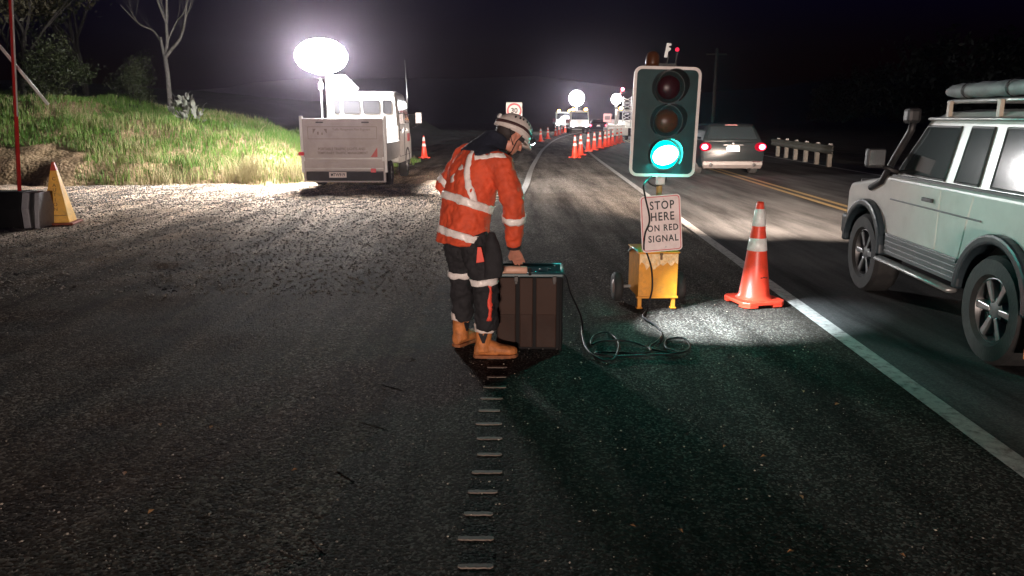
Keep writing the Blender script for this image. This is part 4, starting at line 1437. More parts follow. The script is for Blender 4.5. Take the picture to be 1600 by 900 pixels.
    def leg_band(c, d, r0, w, name='reflective_tape', m=TAPE):
        c = Vector(c); dd = Vector(d).normalized()
        mb = MB(); a = dd.orthogonal().normalized(); b = dd.cross(a)
        mb.rings([[c + dd * (w * (k / 3 - 0.5)) + a * (r0 * math.cos(2 * PI * i / 32)) + b * (r0 * math.sin(2 * PI * i / 32)) for i in range(32)] for k in range(4)], cap=False)
        on_jacket(mb, name, 0.004, m, target=trousers)
    leg_band((-0.190, 5.065, 0.555), (0.1, 0, -1), 0.11, 0.045)
    leg_band((-0.355, 5.335, 0.555), (0.06, 0.1, -1), 0.11, 0.045)
    # orange stripe down the front of the near leg, and a loose orange tab at the hip
    RS = mat('red_stripe', (0.75, 0.07, 0.04), 0.6, var=0.1)
    C = [at(768, 446, 4.97), at(769, 460, 4.97), at(766, 475, 4.97), at(768, 488, 4.98), at(764, 502, 4.99)]
    mb = MB(); V = []
    for p in catmull(C, 6):
        V += [p + Vector((-0.016, 0, 0)), p, p + Vector((0.016, 0, 0))]
    k = len(V) // 3
    mb.add(V, [(i * 3 + q, i * 3 + 1 + q, i * 3 + 4 + q, i * 3 + 3 + q) for i in range(k - 1) for q in (0, 1)])
    on_jacket(mb, 'leg_stripe', 0.004, RS, target=trousers)
    mb = MB(); mb.hexa([at(744, 411, 4.955), at(757, 409, 4.955), at(757, 409, 4.965), at(744, 411, 4.965), at(746, 386, 4.955), at(752, 386, 4.955), at(752, 386, 4.965), at(746, 386, 4.965)])
    rel(mb.build('hip_tab', RS, t, bevel=0.003))
    # black pouch hanging at the near hip
    mb = MB()
    pz = [(at(768, 362, 4.985), 0.020, 0.025), (at(769, 378, 4.98), 0.045, 0.035), (at(771, 400, 4.975), 0.060, 0.045), (at(772, 420, 4.975), 0.064, 0.048), (at(770, 434, 4.98), 0.060, 0.045)]
    mb.rings([[c + Vector((a * math.cos(2 * PI * i / 16), b * math.sin(2 * PI * i / 16), 0)) for i in range(16)] for c, a, b in pz])
    rel(fuse(mb, 'pouch', BLACKCLOTH, t, 0.008, 3, 0.015))
    # ---- boots
    for ank, yaw in ((Vector((-0.178, 5.092, 0)), R(3)), (Vector((-0.362, 5.392, 0)), R(58))):
        M = Matrix.Translation(ank + Vector((0, 0, 0.008))) @ Matrix.Rotation(yaw, 4, 'Z')
        mb = MB()
        def fr(x, w, z0, z1):
            return [M @ Vector((x, w * math.cos(2 * PI * i / 16), z0 + (z1 - z0) * 0.5 + (z1 - z0) * 0.5 * math.sin(2 * PI * i / 16))) for i in range(16)]
        mb.rings([fr(-0.085, 0.026, 0.02, 0.075), fr(-0.07, 0.042, 0.012, 0.115), fr(-0.02, 0.046, 0.012, 0.135), fr(0.04, 0.047, 0.012, 0.120), fr(0.10, 0.053, 0.012, 0.092), fr(0.155, 0.054, 0.012, 0.082), fr(0.195, 0.044, 0.014, 0.074), fr(0.216, 0.024, 0.022, 0.06)])
        mb.tube([M @ Vector((-0.018, 0, 0.05)), M @ Vector((-0.022, 0, 0.13)), M @ Vector((-0.012, 0, 0.205))], [0.058, 0.056, 0.063], 16)
        b = rel(fuse(mb, 'boot', BOOTM, t, 0.006, 3, 0.008, 0.006))
        mb = MB()
        prof = [(-0.092, 0.0), (-0.08, 0.036), (-0.03, 0.046), (0.04, 0.046), (0.10, 0.055), (0.16, 0.056), (0.205, 0.040), (0.222, 0.0)]
        poly = [(x, y) for x, y in prof] + [(x, -y) for x, y in prof[-2:0:-1]]
        mb.prism(poly, 0.0, 0.024, 'z', M)
        o = mb.build('sole', SOLEM, None, bevel=0.004); o.parent = t; rel(o)
        # pale sock band, dark elastic gusset and collar loop
        mb = MB(); mb.tube([M @ Vector((-0.014, 0, 0.188)), M @ Vector((-0.010, 0, 0.242))], [0.068, 0.070], 20, cap=False)
        o = rel(fuse_open(mb, 'sock_band', mat('sock', (0.72, 0.62, 0.56), 0.8, var=0.15, bump=0.5, bscale=80), t))
        for sy in (-1, 1):
            mb = MB(); mb.prism([(-0.055, 0.185), (0.012, 0.185), (-0.012, 0.115), (-0.028, 0.115)], sy * 0.052, sy * 0.0605, 'y', M)
            o = mb.build('gusset', BLACKCLOTH, t, bevel=0.002); rel(o)
    # ---- helmet with lamp
    hm = MB()
    rs = []
    n = 36
    for j in range(11):
        s = j / 10
        z = 0.135 * math.sin(s * PI / 2) + 0.012
        k = math.cos(s * PI / 2) ** 0.72 if s < 1 else 0.02
        ring = []
        for i in range(n):
            a = 2 * PI * i / n
            ca, sa = math.cos(a), math.sin(a)
            lift = 0.018 * (math.cos(2 * a) * -0.5 + 0.5) * (1 - s)     # sides sweep up over the ears
            ring.append(HM @ Vector((ca * (0.136 if ca > 0 else 0.142) * k, sa * 0.110 * k, z + lift - 0.02 * max(0, -ca) * (1 - s))))
        rs.append(ring)
    hm.rings(rs)
    helm = hm.build('helmet', HELM, t, True); rel(helm)
    # peak
    mb = MB(); V = []
    for i in range(13):
        a = R(-62 + 124 * i / 12)
        e = 0.045 * max(0.0, math.cos(a * 1.35)) ** 0.8
        for rr_, zz in ((0.0, 0.026), (e, 0.010), (e, 0.003), (0.0, 0.010)):
            V.append(HM @ Vector((math.cos(a) * (0.131 + rr_), math.sin(a) * (0.106 + rr_ * 0.6), zz)))
    mb.add(V, [(i * 4 + q, i * 4 + 4 + q, i * 4 + 4 + (q + 1) % 4, i * 4 + (q + 1) % 4) for i in range(12) for q in range(4)])
    o = mb.build('peak', HELM, helm, True); rel(o)
    # strap round the shell
    def shell_pt(a, z, out=0.002):
        s = math.asin(min(1, max(0, (z - 0.012) / 0.135))) / (PI / 2)
        k = math.cos(s * PI / 2) ** 0.72
        ca, sa = math.cos(a), math.sin(a)
        lift = 0.018 * (math.cos(2 * a) * -0.5 + 0.5) * (1 - s)
        return Vector((ca * ((0.136 if ca > 0 else 0.142) * k + out), sa * (0.110 * k + out), z + lift - 0.02 * max(0, -ca) * (1 - s)))
    mb = MB(); V = []
    for i in range(48):
        a = 2 * PI * i / 48
        zc = 0.055 + 0.012 * math.cos(a)
        for zz, oo in ((zc - 0.011, 0.001), (zc - 0.010, 0.005), (zc + 0.010, 0.005), (zc + 0.011, 0.001)):
            V.append(HM @ shell_pt(a, zz, oo))
    mb.add(V, [(i * 4 + q, ((i + 1) % 48) * 4 + q, ((i + 1) % 48) * 4 + q + 1, i * 4 + q + 1) for i in range(48) for q in range(3)])
    rel(mb.build('lamp_strap', DARKRED, helm, True))
    # vent slots
    for a, z in ((R(-55), 0.105), (R(-70), 0.112), (R(-82), 0.116), (R(-100), 0.114), (R(-112), 0.110), (R(-128), 0.104), (R(-40), 0.095), (R(55), 0.105), (R(90), 0.114), (R(120), 0.108)):
        c = shell_pt(a, z, 0.0)
        q = Vector((c.x, c.y * 1.5, c.z * 1.1)).to_track_quat('Z', 'Y').to_matrix().to_4x4()
        mb = MB(); mb.lathe([(0.011, -0.004), (0.010, 0.0025), (0.0, 0.003)], 10, M=HM @ Matrix.Translation(c) @ q @ Matrix.Diagonal((0.65, 1.1, 1, 1)), cap=False)
        rel(mb.build('vent', BLACKP, helm))
    # rear clip and strap buckles
    mb = MB(); mb.box((-0.149, -0.01, 0.052), (0.016, 0.034, 0.030), M=HM); rel(mb.build('rear_clip', mat('clip_pale', (0.75, 0.73, 0.72), 0.35), helm, bevel=0.004))
    mb = MB()
    mb.tube([HM @ Vector((0.035, -0.088, 0.03)), HM @ Vector((0.025, -0.086, -0.03)), HM @ Vector((0.045, -0.062, -0.10)), HM @ Vector((0.055, 0, -0.120))], [(0.003, 0.008)] * 4, 6)
    mb.tube([HM @ Vector((-0.075, -0.075, 0.03)), HM @ Vector((-0.02, -0.088, -0.035)), HM @ Vector((0.02, -0.082, -0.06))], [(0.003, 0.008)] * 3, 6)
    rel(mb.build('chin_strap', BLACKCLOTH, helm, True))
    mb = MB(); mb.box((0.05, -0.088, 0.005), (0.040, 0.014, 0.030), M=HM); rel(mb.build('side_bracket', BLACKP, helm, bevel=0.004))
    # dark hair under the rim
    mb = MB(); mb.ball((-0.030, 0, 0.0), (0.086, 0.083, 0.070), 16, 10, HM)
    rel(fuse(mb, 'hair', mat('hair', (0.02, 0.012, 0.010), 0.7), t, 0.006, 2, 0.008))
    # head lamp
    mb = MB(); mb.box((0.150, 0, 0.062), (0.028, 0.062, 0.038), M=HM); lamp = rel(mb.build('head_lamp', BLACKP, helm, bevel=0.006))
    mb = MB(); mb.lathe([(0.016, 0.0), (0.014, 0.006), (0.0, 0.008)], 16, M=HM @ Matrix.Translation((0.164, 0, 0.056)) @ Matrix.Rotation(R(100), 4, 'Y'), cap=False)
    o = mb.build('lamp_lens', emit('lamp_white', (0.85, 0.93, 1.0), 40), helm, True); rel(o)
    p = HM @ Vector((0.178, 0, 0.052))
    spot('head_lamp_beam', p, (1.72, 6.02, 0.0), 3000, (0.80, 0.92, 1.0), 36, 1.0, 0.012)

def fuse_open(mb, name, m, parent):
    o = mb.build(name, m, None)
    md = o.modifiers.new('k', 'SOLIDIFY'); md.thickness = 0.006
    md = o.modifiers.new('sub', 'SUBSURF'); md.levels = 2; md.render_levels = 2; md.subdivision_type = 'SIMPLE'
    md = o.modifiers.new('d', 'DISPLACE'); md.texture = FOLD2; md.strength = 0.02; md.texture_coords = 'GLOBAL'
    return bake(o, name, m, parent)
worker()

# ------------------------------------------------------------------ vehicle helpers
def wheel(parent, x, y, r, w, side, rimm=mat('rim_grey', (0.14, 0.14, 0.14), 0.45, 0.6, var=0.2)):
    # side: +1 outer face toward +x, -1 toward -x
    M = Matrix.Translation((x, y, r)) @ Matrix.Rotation(PI / 2 * side, 4, 'Y')
    mb = MB()
    mb.lathe([(r * 0.60, -w / 2), (r * 0.93, -w / 2), (r, -w * 0.36), (r, w * 0.36), (r * 0.93, w / 2), (r * 0.66, w / 2), (r * 0.60, w * 0.40), (r * 0.60, -w / 2)], 32, M=M, cap=False)
    tyre = mb.build('wheel', RUBBER, parent, True)
    autosmooth(tyre, 35)
    mb = MB()
    mb.lathe([(r * 0.64, w * 0.38), (r * 0.58, w * 0.40), (r * 0.54, w * 0.18), (r * 0.30, w * 0.10), (r * 0.22, w * 0.30), (r * 0.10, w * 0.34), (0.002, w * 0.34)], 24, M=M, cap=False)
    autosmooth(mb.build('rim', rimm, tyre, True), 40)
    for k in range(6):
        a = (k + 0.5) * PI / 3
        mb = MB()
        Ms = M @ Matrix.Rotation(a, 4, 'Z')
        mb.hexa([Ms @ Vector(p) for p in ((r * 0.15, -r * 0.07, w * 0.12), (r * 0.56, -r * 0.10, w * 0.14), (r * 0.56, r * 0.10, w * 0.14), (r * 0.15, r * 0.07, w * 0.12),
                                         (r * 0.15, -r * 0.05, w * 0.36), (r * 0.58, -r * 0.075, w * 0.38), (r * 0.58, r * 0.075, w * 0.38), (r * 0.15, r * 0.05, w * 0.36))])
        mb.build('spoke', mat('spoke_alloy', (0.30, 0.30, 0.30), 0.35, 0.7, var=0.15), tyre, bevel=r * 0.02)
    mb = MB()
    for k in range(6):
        a = k * PI / 3
        mb.lathe([(r * 0.075, w * 0.19), (r * 0.07, w * 0.215), (0.001, w * 0.215)], 8, M=M @ Matrix.Translation((r * 0.42 * math.cos(a), r * 0.42 * math.sin(a), 0)), cap=False)
    mb.build('rim_holes', BLACKP, tyre)
    return tyre

def body_side(P_axles, r, y0, y1, zlow, ztop_pts, n=10):
    """Side outline with wheel arches; ztop_pts run front to back along the top edge."""
    pts = []
    # along the bottom from back (y0) to front (y1)
    pts.append((y0, zlow + 0.12))
    for ya in sorted(P_axles):
        pts.append((ya - r, zlow))
        for i in range(1, n):
            a = PI - PI * i / n
            pts.append((ya + r * math.cos(a), zlow + r * 0.95 * math.sin(a)))
        pts.append((ya + r, zlow))
    pts.append((y1, zlow + 0.12))
    return pts + list(ztop_pts)

# ------------------------------------------------------------------ white works truck with balloon light
BALLOON = 420.0
def works_truck():
    TX, TY = -3.86, 17.9
    t = thing('works_truck', 'white double-cab works truck with tail lift under glowing balloon lamp', 'truck', (TX, TY, 0.0))
    PANEL = mat('alloy_panel', (0.38, 0.335, 0.315), 0.45, 0.1, var=0.10, vscale=3, dirt=(0.26, 0.21, 0.18), dscale=2.5, damt=0.5)
    DARKP = mat('chassis_black', (0.015, 0.014, 0.014), 0.7, var=0.3)
    # tail-lift platform stowed upright
    mb = MB(); mb.box((0, -0.02, 1.02), (1.84, 0.05, 1.16)); plat = mb.build('tail_lift', PANEL, t, bevel=0.008)
    mb = MB()
    for z in (0.47, 0.70):
        mb.box((0, -0.047, z), (1.83, 0.006, 0.012))
    mb.build('lift_rib', STEEL, plat)
    for x in (-0.52, 0.52):
        mb = MB(); mb.box((x, -0.048, 1.515), (0.17, 0.01, 0.03)); mb.build('hand_slot', BLACKP, plat, bevel=0.004)
    # printed panel on the platform: outline, emblem and lines of lettering
    FADE = mat('faded_print', (0.20, 0.155, 0.135), 0.6)
    M0 = plane_M((0, -0.0465, 0), (1, 0, 0), (0, 0, 1))
    mb = MB(); frame_rings(mb, [(-0.80, 1.42), (0.78, 1.42), (0.78, 1.14), (-0.80, 1.14)], [(-0.79, 1.41), (0.77, 1.41), (0.77, 1.15), (-0.79, 1.15)], 0, 0.003, M0)
    mb.build('print_border', FADE, plat)
    mb = MB()
    arc = []
    for i in range(13):
        a = PI * i / 12
        arc.append((0.13 * math.cos(a), 0.15 * math.sin(a)))
    inn = [(0.105 * math.cos(PI * i / 12), 0.12 * math.sin(PI * i / 12)) for i in range(13)]
    Me = M0 @ Matrix.Translation((-0.52, 1.22, 0))
    mb.prism([(-0.16, 0.04), (-0.09, 0.15), (-0.16, 0.15)], 0.0, 0.003, 'z', Me)
    mb.prism([(0.16, 0.04), (0.16, 0.15), (0.09, 0.15)], 0.0, 0.003, 'z', Me)
    mb.prism([(-0.06, 0.02), (-0.03, 0.02), (-0.025, 0.085), (-0.06, 0.085)], 0.0, 0.003, 'z', Me)
    mb.prism([(0.03, 0.02), (0.07, 0.02), (0.05, 0.085)], 0.0, 0.003, 'z', Me)
    mb.build('emblem', FADE, plat)
    text_mesh('Traffic Management Plant Engineers', 0.075, M0 @ Matrix.Translation((0.20, 1.355, 0.002)), 'lettering', FADE, plat, sx=0.80)
    text_mesh('PORTABLE TRAFFIC LIGHTS AND', 0.085, M0 @ Matrix.Translation((-0.04, 0.915, 0.002)), 'lettering', FADE, plat, sx=0.86, bold=0.002)
    text_mesh('TEMPORARY TRAFFIC MANAGEMENT', 0.080, M0 @ Matrix.Translation((-0.02, 0.825, 0.002)), 'lettering', FADE, plat, sx=0.86, bold=0.002)
    mb = MB(); mb.prism([(0.62, 0.735), (0.775, 0.735), (0.775, 0.955)], 0.0, 0.004, 'z', M0); mb.build('red_triangle', mat('print_red', (0.50, 0.08, 0.07), 0.5), plat)
    # lift frame posts
    for x in (-0.955, 0.955):
        mb = MB(); mb.box((x, 0.03, 1.02), (0.065, 0.09, 1.28)); mb.build('lift_post', WHITEP, t, bevel=0.008)
    # under-run bar with plate and lamps
    mb = MB(); mb.box((0, 0.06, 0.295), (1.80, 0.06, 0.21)); mb.build('bumper', DARKP, t, bevel=0.01)
    mb = MB()
    mb.box((0, 0.02, 0.425), (1.90, 0.06, 0.035)); mb.box((0, 0.02, 0.172), (1.90, 0.06, 0.026))
    for x in (-0.92, 0.92):
        mb.box((x, 0.02, 0.30), (0.05, 0.062, 0.27))
    mb.build('bumper_frame', PANEL, t)
    mb = MB(); mb.box((-0.17, 0.018, 0.325), (0.40, 0.014, 0.125)); pl = mb.build('number_plate', mat('plate_white', (0.72, 0.60, 0.55), 0.4, var=0.05), t, bevel=0.004)
    text_mesh('MTW919', 0.105, plane_M((-0.17, 0.0095, 0.325), (1, 0, 0), (0, 0, 1)), 'lettering', LETTER, pl, sx=0.8, bold=0.002)
    for x, z, w, h in ((-0.96, 0.81, 0.15, 0.08), (0.67, 0.43, 0.12, 0.09)):
        mb = MB(); mb.box((x, -0.055 if x > 0 else -0.03, z), (w, 0.03, h)); mb.build('tail_lamp', mat('lamp_red', (0.75, 0.03, 0.04), 0.3), t, bevel=0.01)
    for x in (-0.93, 0.91):
        mb = MB(); mb.box((x, -0.045, 0.69), (0.07, 0.03, 0.10)); mb.build('reflector', mat('clear_lens', (0.8, 0.78, 0.75), 0.2), t, bevel=0.01)
    # tray with drop sides
    mb = MB(); mb.box((0, 1.16, 0.66), (1.86, 2.2, 0.10)); mb.build('tray_floor', WHITEP, t, bevel=0.01)
    for x in (-0.955, 0.955):
        mb = MB(); mb.box((x, 1.17, 0.86), (0.035, 2.16, 0.36)); ds = mb.build('drop_side', WHITEP, t, bevel=0.008)
        mb = MB()
        for z in (0.76, 0.86, 0.96):
            mb.box((x + 0.019 * (1 if x > 0 else -1), 1.17, z), (0.006, 2.1, 0.03))
        mb.build('side_rib', WHITEP, ds)
    mb = MB(); mb.box((0, 2.27, 1.0), (1.88, 0.05, 0.80)); mb.build('headboard', WHITEP, t, bevel=0.008)
    mb = MB(); mb.box((0, 2.3, 0.46), (0.8, 4.3, 0.16)); mb.build('chassis', DARKP, t, bevel=0.01)
    for x in (-0.84, 0.84):
        mb = MB(); mb.box((x, 0.42, 0.36), (0.22, 0.02, 0.38)); mb.build('mud_flap', RUBBER, t)
    # cab: rounded double-cab shell
    mb = MB()
    sec = []
    def cabsec(y, w, z0, z1, tw, rr=0.16):
        P = []
        P.append((-w, z0)); P.append((-w, z0 + (z1 - z0) * 0.5))
        for i in range(6):
            a = PI - (PI / 2) * i / 5
            P.append((-tw + rr + rr * math.cos(a), z1 - rr + rr * math.sin(a)))
        for i in range(6):
            a = PI / 2 - (PI / 2) * i / 5
            P.append((tw - rr + rr * math.cos(a), z1 - rr + rr * math.sin(a)))
        P.append((w, z0 + (z1 - z0) * 0.5)); P.append((w, z0))
        return [Vector((p[0], y, p[1])) for p in P]
    mb.rings([cabsec(2.34, 0.90, 0.50, 2.20, 0.86), cabsec(2.40, 0.925, 0.46, 2.27, 0.88), cabsec(3.2, 0.93, 0.46, 2.29, 0.88), cabsec(4.1, 0.93, 0.46, 2.27, 0.87), cabsec(4.55, 0.93, 0.46, 2.12, 0.84), cabsec(4.85, 0.92, 0.46, 1.55, 0.88), cabsec(4.98, 0.90, 0.46, 1.25, 0.88, 0.1)])
    cab = mb.build('cab', WHITEP, t, True); autosmooth(cab, 38)
    GW = mat('window_grey', (0.06, 0.06, 0.065), 0.15, spec=0.6)
    for x, w in ((-0.63, 0.12), (-0.25, 0.40), (0.25, 0.40), (0.66, 0.19)):
        Mw = plane_M((x, 2.336, 1.885), (1, 0, 0), (0, 0, 1))
        mb = MB(); frame_rings(mb, rrect(w + 0.04, 0.34, 0.045), rrect(w, 0.30, 0.035), -0.006, 0.012, Mw); fr = mb.build('window_frame', RUBBER, cab)
        mb = MB(); mb.prism(rrect(w, 0.30, 0.035), -0.004, 0.004, 'z', Mw); mb.build('rear_window', GW, cab)
    for s in (-1, 1):
        # side glass follows the lean of the cab wall
        for ya, yb, cut in ((2.55, 3.35, 0.0), (3.47, 4.5, 0.35)):
            mb = MB()
            zb, zt = 1.46, 2.06
            xb, xt = s * 0.928, s * 0.895
            poly = [(ya, zb), (yb, zb), (yb - cut, zt), (ya, zt)]
            V = [Vector((xb if z == zb else xt, y, z)) for y, z in poly]
            V2 = [v + Vector((s * 0.008, 0, 0)) for v in V]
            mb.hexa(V + V2)
            mb.build('side_window', GLASS, cab)
            mb = MB()
            for (p, q) in (((ya - 0.05, 0.62), (ya - 0.05, 1.44)), ((yb + 0.04, 0.62), (yb + 0.04, 1.44)), ((ya - 0.05, 0.62), (yb + 0.04, 0.62))):
                mb.tube([Vector((s * 0.9315, p[0], p[1])), Vector((s * 0.9315, q[0], q[1]))], 0.006, 4)
            mb.build('door_seam', BLACKP, cab)
            mb = MB(); mb.box((s * 0.945, ya + 0.08, 1.30), (0.02, 0.14, 0.03)); mb.build('door_handle', BLACKP, cab, bevel=0.005)
        mb = MB(); mb.box((s * 0.938, 4.2, 1.08), (0.012, 0.40, 0.22)); mb.build('door_emblem', mat('emblem_red', (0.5, 0.05, 0.05), 0.5, var=0.2), cab)
        # mirror on its arm
        mb = MB(); mb.tube([(s * 0.90, 4.62, 1.70), (s * 1.16, 4.78, 1.72), (s * 1.16, 4.78, 1.42), (s * 0.92, 4.72, 1.32)], 0.013, 6); arm = mb.build('mirror_arm', BLACKP, t, True)
        mb = MB(); mb.box((s * 1.17, 4.77, 1.61), (0.20, 0.07, 0.34)); mb.build('mirror', BLACKP, arm, bevel=0.025)
        mb = MB(); mb.box((s * 1.17, 4.731, 1.61), (0.16, 0.004, 0.29)); mb.build('mirror_glass', CHROME, arm)
        wheel(t, s * 0.82, 1.12, 0.30, 0.20, s)
        wheel(t, s * 0.82, 3.95, 0.36, 0.21, s)
        mb = MB()
        n = 12
        o_ = [(3.95 + 0.46 * math.cos(PI * i / n), 0.36 + 0.46 * math.sin(PI * i / n)) for i in range(n + 1)]
        i_ = [(3.95 + 0.40 * math.cos(PI * i / n), 0.36 + 0.40 * math.sin(PI * i / n)) for i in range(n, -1, -1)]
        mb.prism(o_ + i_, s * 0.80, s * 0.945, 'x'); mb.build('wheel_arch', BLACKP, t)
    mb = MB(); mb.tube([(0.86, 4.72, 1.9), (0.86, 4.76, 2.2), (0.80, 4.9, 3.22)], [0.008, 0.007, 0.004], 6); mb.build('aerial', STEEL, t, True)
    # roof board folded flat behind the mast
    o = Vector((TX, TY, 0))
    mb = MB()
    pts = [(512, 118), (539, 117), (561, 138), (546, 147), (512, 147)]
    front = [at(u, v, 20.6) - o for u, v in pts]
    back = [p + Vector((0, 0.03, 0)) for p in front]
    mb.add(front + back, [(0, 1, 2, 3, 4), (9, 8, 7, 6, 5)] + [(i, i + 5, (i + 1) % 5 + 5, (i + 1) % 5) for i in range(5)])
    mb.build('folded_board', mat('board_grey', (0.36, 0.36, 0.36), 0.5, var=0.1), t, bevel=0.006)
    mb = MB()
    mb.tube([(-0.78, 2.10, 0.70), (-0.78, 2.10, 2.62)], 0.045, 12); mb.tube([(-0.78, 2.10, 2.2), (-0.78, 2.10, 2.66)], 0.032, 12)
    mb.build('mast', WHITEP, t, True)
    mb = MB(); mb.tube([(-0.97, 2.15, 0.70), (-0.97, 2.15, 2.58)], 0.022, 8); mb.box((-0.97, 2.15, 2.40), (0.10, 0.08, 0.16)); mb.build('ballast_box', WHITEP, t)
    # balloon lamp
    c = at(502, 88, TY + 2.10) - o
    mb = MB(); mb.ball(c, (0.64, 0.64, 0.42), 28, 18); mb.build('balloon_lamp', emit('balloon_glow', (1.0, 0.97, 0.96), BALLOON), t, True)
    mb = MB(); mb.lathe([(0.10, -0.47), (0.12, -0.42), (0.10, -0.40)], 16, c); mb.build('lamp_collar', STEEL, t, True)
works_truck()

# ------------------------------------------------------------------ dark car driving away
def dark_car():
    t = thing('dark_car', 'dark hatchback driving away with red tail lamps glowing', 'car', (6.22, 21.95, 0.012), R(-3))
    PAINT = mat('dark_paint', (0.007, 0.009, 0.010), 0.35, 0.0, coat=0.1, spec=0.25, var=0.1)
    mb = MB()
    def sec(y, w, z0, z1, zs):
        # cross section: full width at zs, rounded in toward top and sill
        P = [(-w * 0.90, z0), (-w * 0.98, z0 + 0.12), (-w, zs), (-w * 0.97, z1 - 0.06), (-w * 0.90, z1), (w * 0.90, z1), (w * 0.97, z1 - 0.06), (w, zs), (w * 0.98, z0 + 0.12), (w * 0.90, z0)]
        return [Vector((p[0], y, p[1])) for p in P]
    mb.rings([sec(0.0, 0.80, 0.36, 0.84, 0.60), sec(0.06, 0.88, 0.27, 0.93, 0.62), sec(0.3, 0.91, 0.22, 0.96, 0.62), sec(1.2, 0.92, 0.20, 0.95, 0.62), sec(3.2, 0.92, 0.20, 0.95, 0.62), sec(3.9, 0.90, 0.22, 0.86, 0.6), sec(4.35, 0.78, 0.30, 0.72, 0.55)])
    b = mb.build('body', PAINT, t, True); autosmooth(b, 42)
    mb = MB()
    P = lambda y0, y1, w, z: [Vector((-w, y0, z)), Vector((w, y0, z)), Vector((w, y1, z)), Vector((-w, y1, z))]
    mb.rings([P(0.10, 3.25, 0.84, 0.93), P(0.30, 2.75, 0.72, 1.22), P(0.45, 2.30, 0.62, 1.42), P(0.65, 2.0, 0.50, 1.455)])
    cabn = mb.build('cabin', PAINT, t, True, bevel=0.05); autosmooth(cabn, 50)
    mb = MB()
    V = [Vector((-0.70, 0.145, 0.985)), Vector((0.70, 0.145, 0.985)), Vector((0.585, 0.385, 1.355)), Vector((-0.585, 0.385, 1.355))]
    mb.hexa([v + Vector((0, -0.006, 0)) for v in V] + [v + Vector((0, 0.02, 0.0)) for v in V])
    mb.build('rear_window', GLASS, cabn)
    for s in (-1, 1):
        mb = MB()
        V = [Vector((s * 0.80, 0.55, 1.0)), Vector((s * 0.80, 2.85, 1.0)), Vector((s * 0.645, 2.25, 1.36)), Vector((s * 0.645, 0.70, 1.36))]
        mb.hexa(V + [v + Vector((s * 0.012, 0, 0)) for v in V]); mb.build('side_window', GLASS, cabn)
    mb = MB(); mb.box((0, 0.40, 1.40), (0.34, 0.05, 0.025)); mb.build('high_lamp', mat('lamp_smoke', (0.28, 0.10, 0.10), 0.3), cabn, bevel=0.006)
    for s in (-1, 1):
        mb = MB(); mb.ball((s * 0.79, -0.03, 0.80), (0.100, 0.06, 0.080), 16, 10)
        mb.build('tail_lamp', emit('tail_red', (1.0, 0.05, 0.085), 32), b, True)
        mb = MB(); mb.ball((s * 0.765, 0.01, 0.80), (0.17, 0.075, 0.125), 18, 12); mb.build('lamp_halo', emit('tail_glow', (1.0, 0.015, 0.05), 0.6), b, True)  # glowing ball added around the lamp in place of its red halo
    mb = MB(); mb.box((0, -0.028, 0.74), (0.37, 0.012, 0.13)); pl = mb.build('number_plate', mat('plate_lit', (0.80, 0.78, 0.75), 0.4), b, bevel=0.004)
    mb = MB(); mb.box((0, -0.03, 0.825), (0.30, 0.04, 0.022)); mb.build('plate_lamp', emit('plate_lamp_glow', (1.0, 0.9, 0.82), 3.0), b, bevel=0.004)
    mb = MB(); mb.box((0, -0.025, 0.855), (0.55, 0.03, 0.025)); mb.build('chrome_strip', CHROME, b, bevel=0.006)
    mb = MB(); mb.ball((0, -0.02, 0.90), (0.045, 0.02, 0.035), 12, 8); mb.build('badge', CHROME, b, True)
    mb = MB()
    mb.rings([[Vector((x * 0.80, y, z)) for x, y, z in ((-1, -0.02, 0.20), (1, -0.02, 0.20), (1, 0.1, 0.19), (-1, 0.1, 0.19))], [Vector((x * 0.84, y, z)) for x, y, z in ((-1, -0.05, 0.30), (1, -0.05, 0.30), (1, 0.12, 0.30), (-1, 0.12, 0.30))], [Vector((x * 0.83, y, z)) for x, y, z in ((-1, -0.045, 0.41), (1, -0.045, 0.41), (1, 0.12, 0.42), (-1, 0.12, 0.42))]])
    mb.build('rear_valance', mat('valance_silver', (0.05, 0.042, 0.040), 0.5, 0.0, var=0.1), b, bevel=0.02)
    for s in (-1, 1):
        mb = MB(); mb.tube([(s * 0.60, -0.062, 0.30), (s * 0.60, 0.02, 0.30)], 0.048, 16); mb.build('exhaust', BLACKP, b, True)
        mb = MB(); mb.box((s * 0.66, -0.058, 0.395), (0.20, 0.012, 0.030)); mb.build('bumper_reflector', REDLENS, b, bevel=0.004)
        wheel(t, s * 0.80, 0.95, 0.32, 0.20, s); wheel(t, s * 0.80, 3.45, 0.32, 0.20, s)
dark_car()

def far_car(x, y, label):
    src = [o for o in COL.objects if o.name == 'dark_car'][0]
    c = copy_tree(src)
    c.location = (x, y, 0.012)
    c.rotation_euler = (0, 0, R(-7))
    c['label'] = label
far_car(8.7, 79.0, 'far parked car with red tail lamps in the coned-off lane')
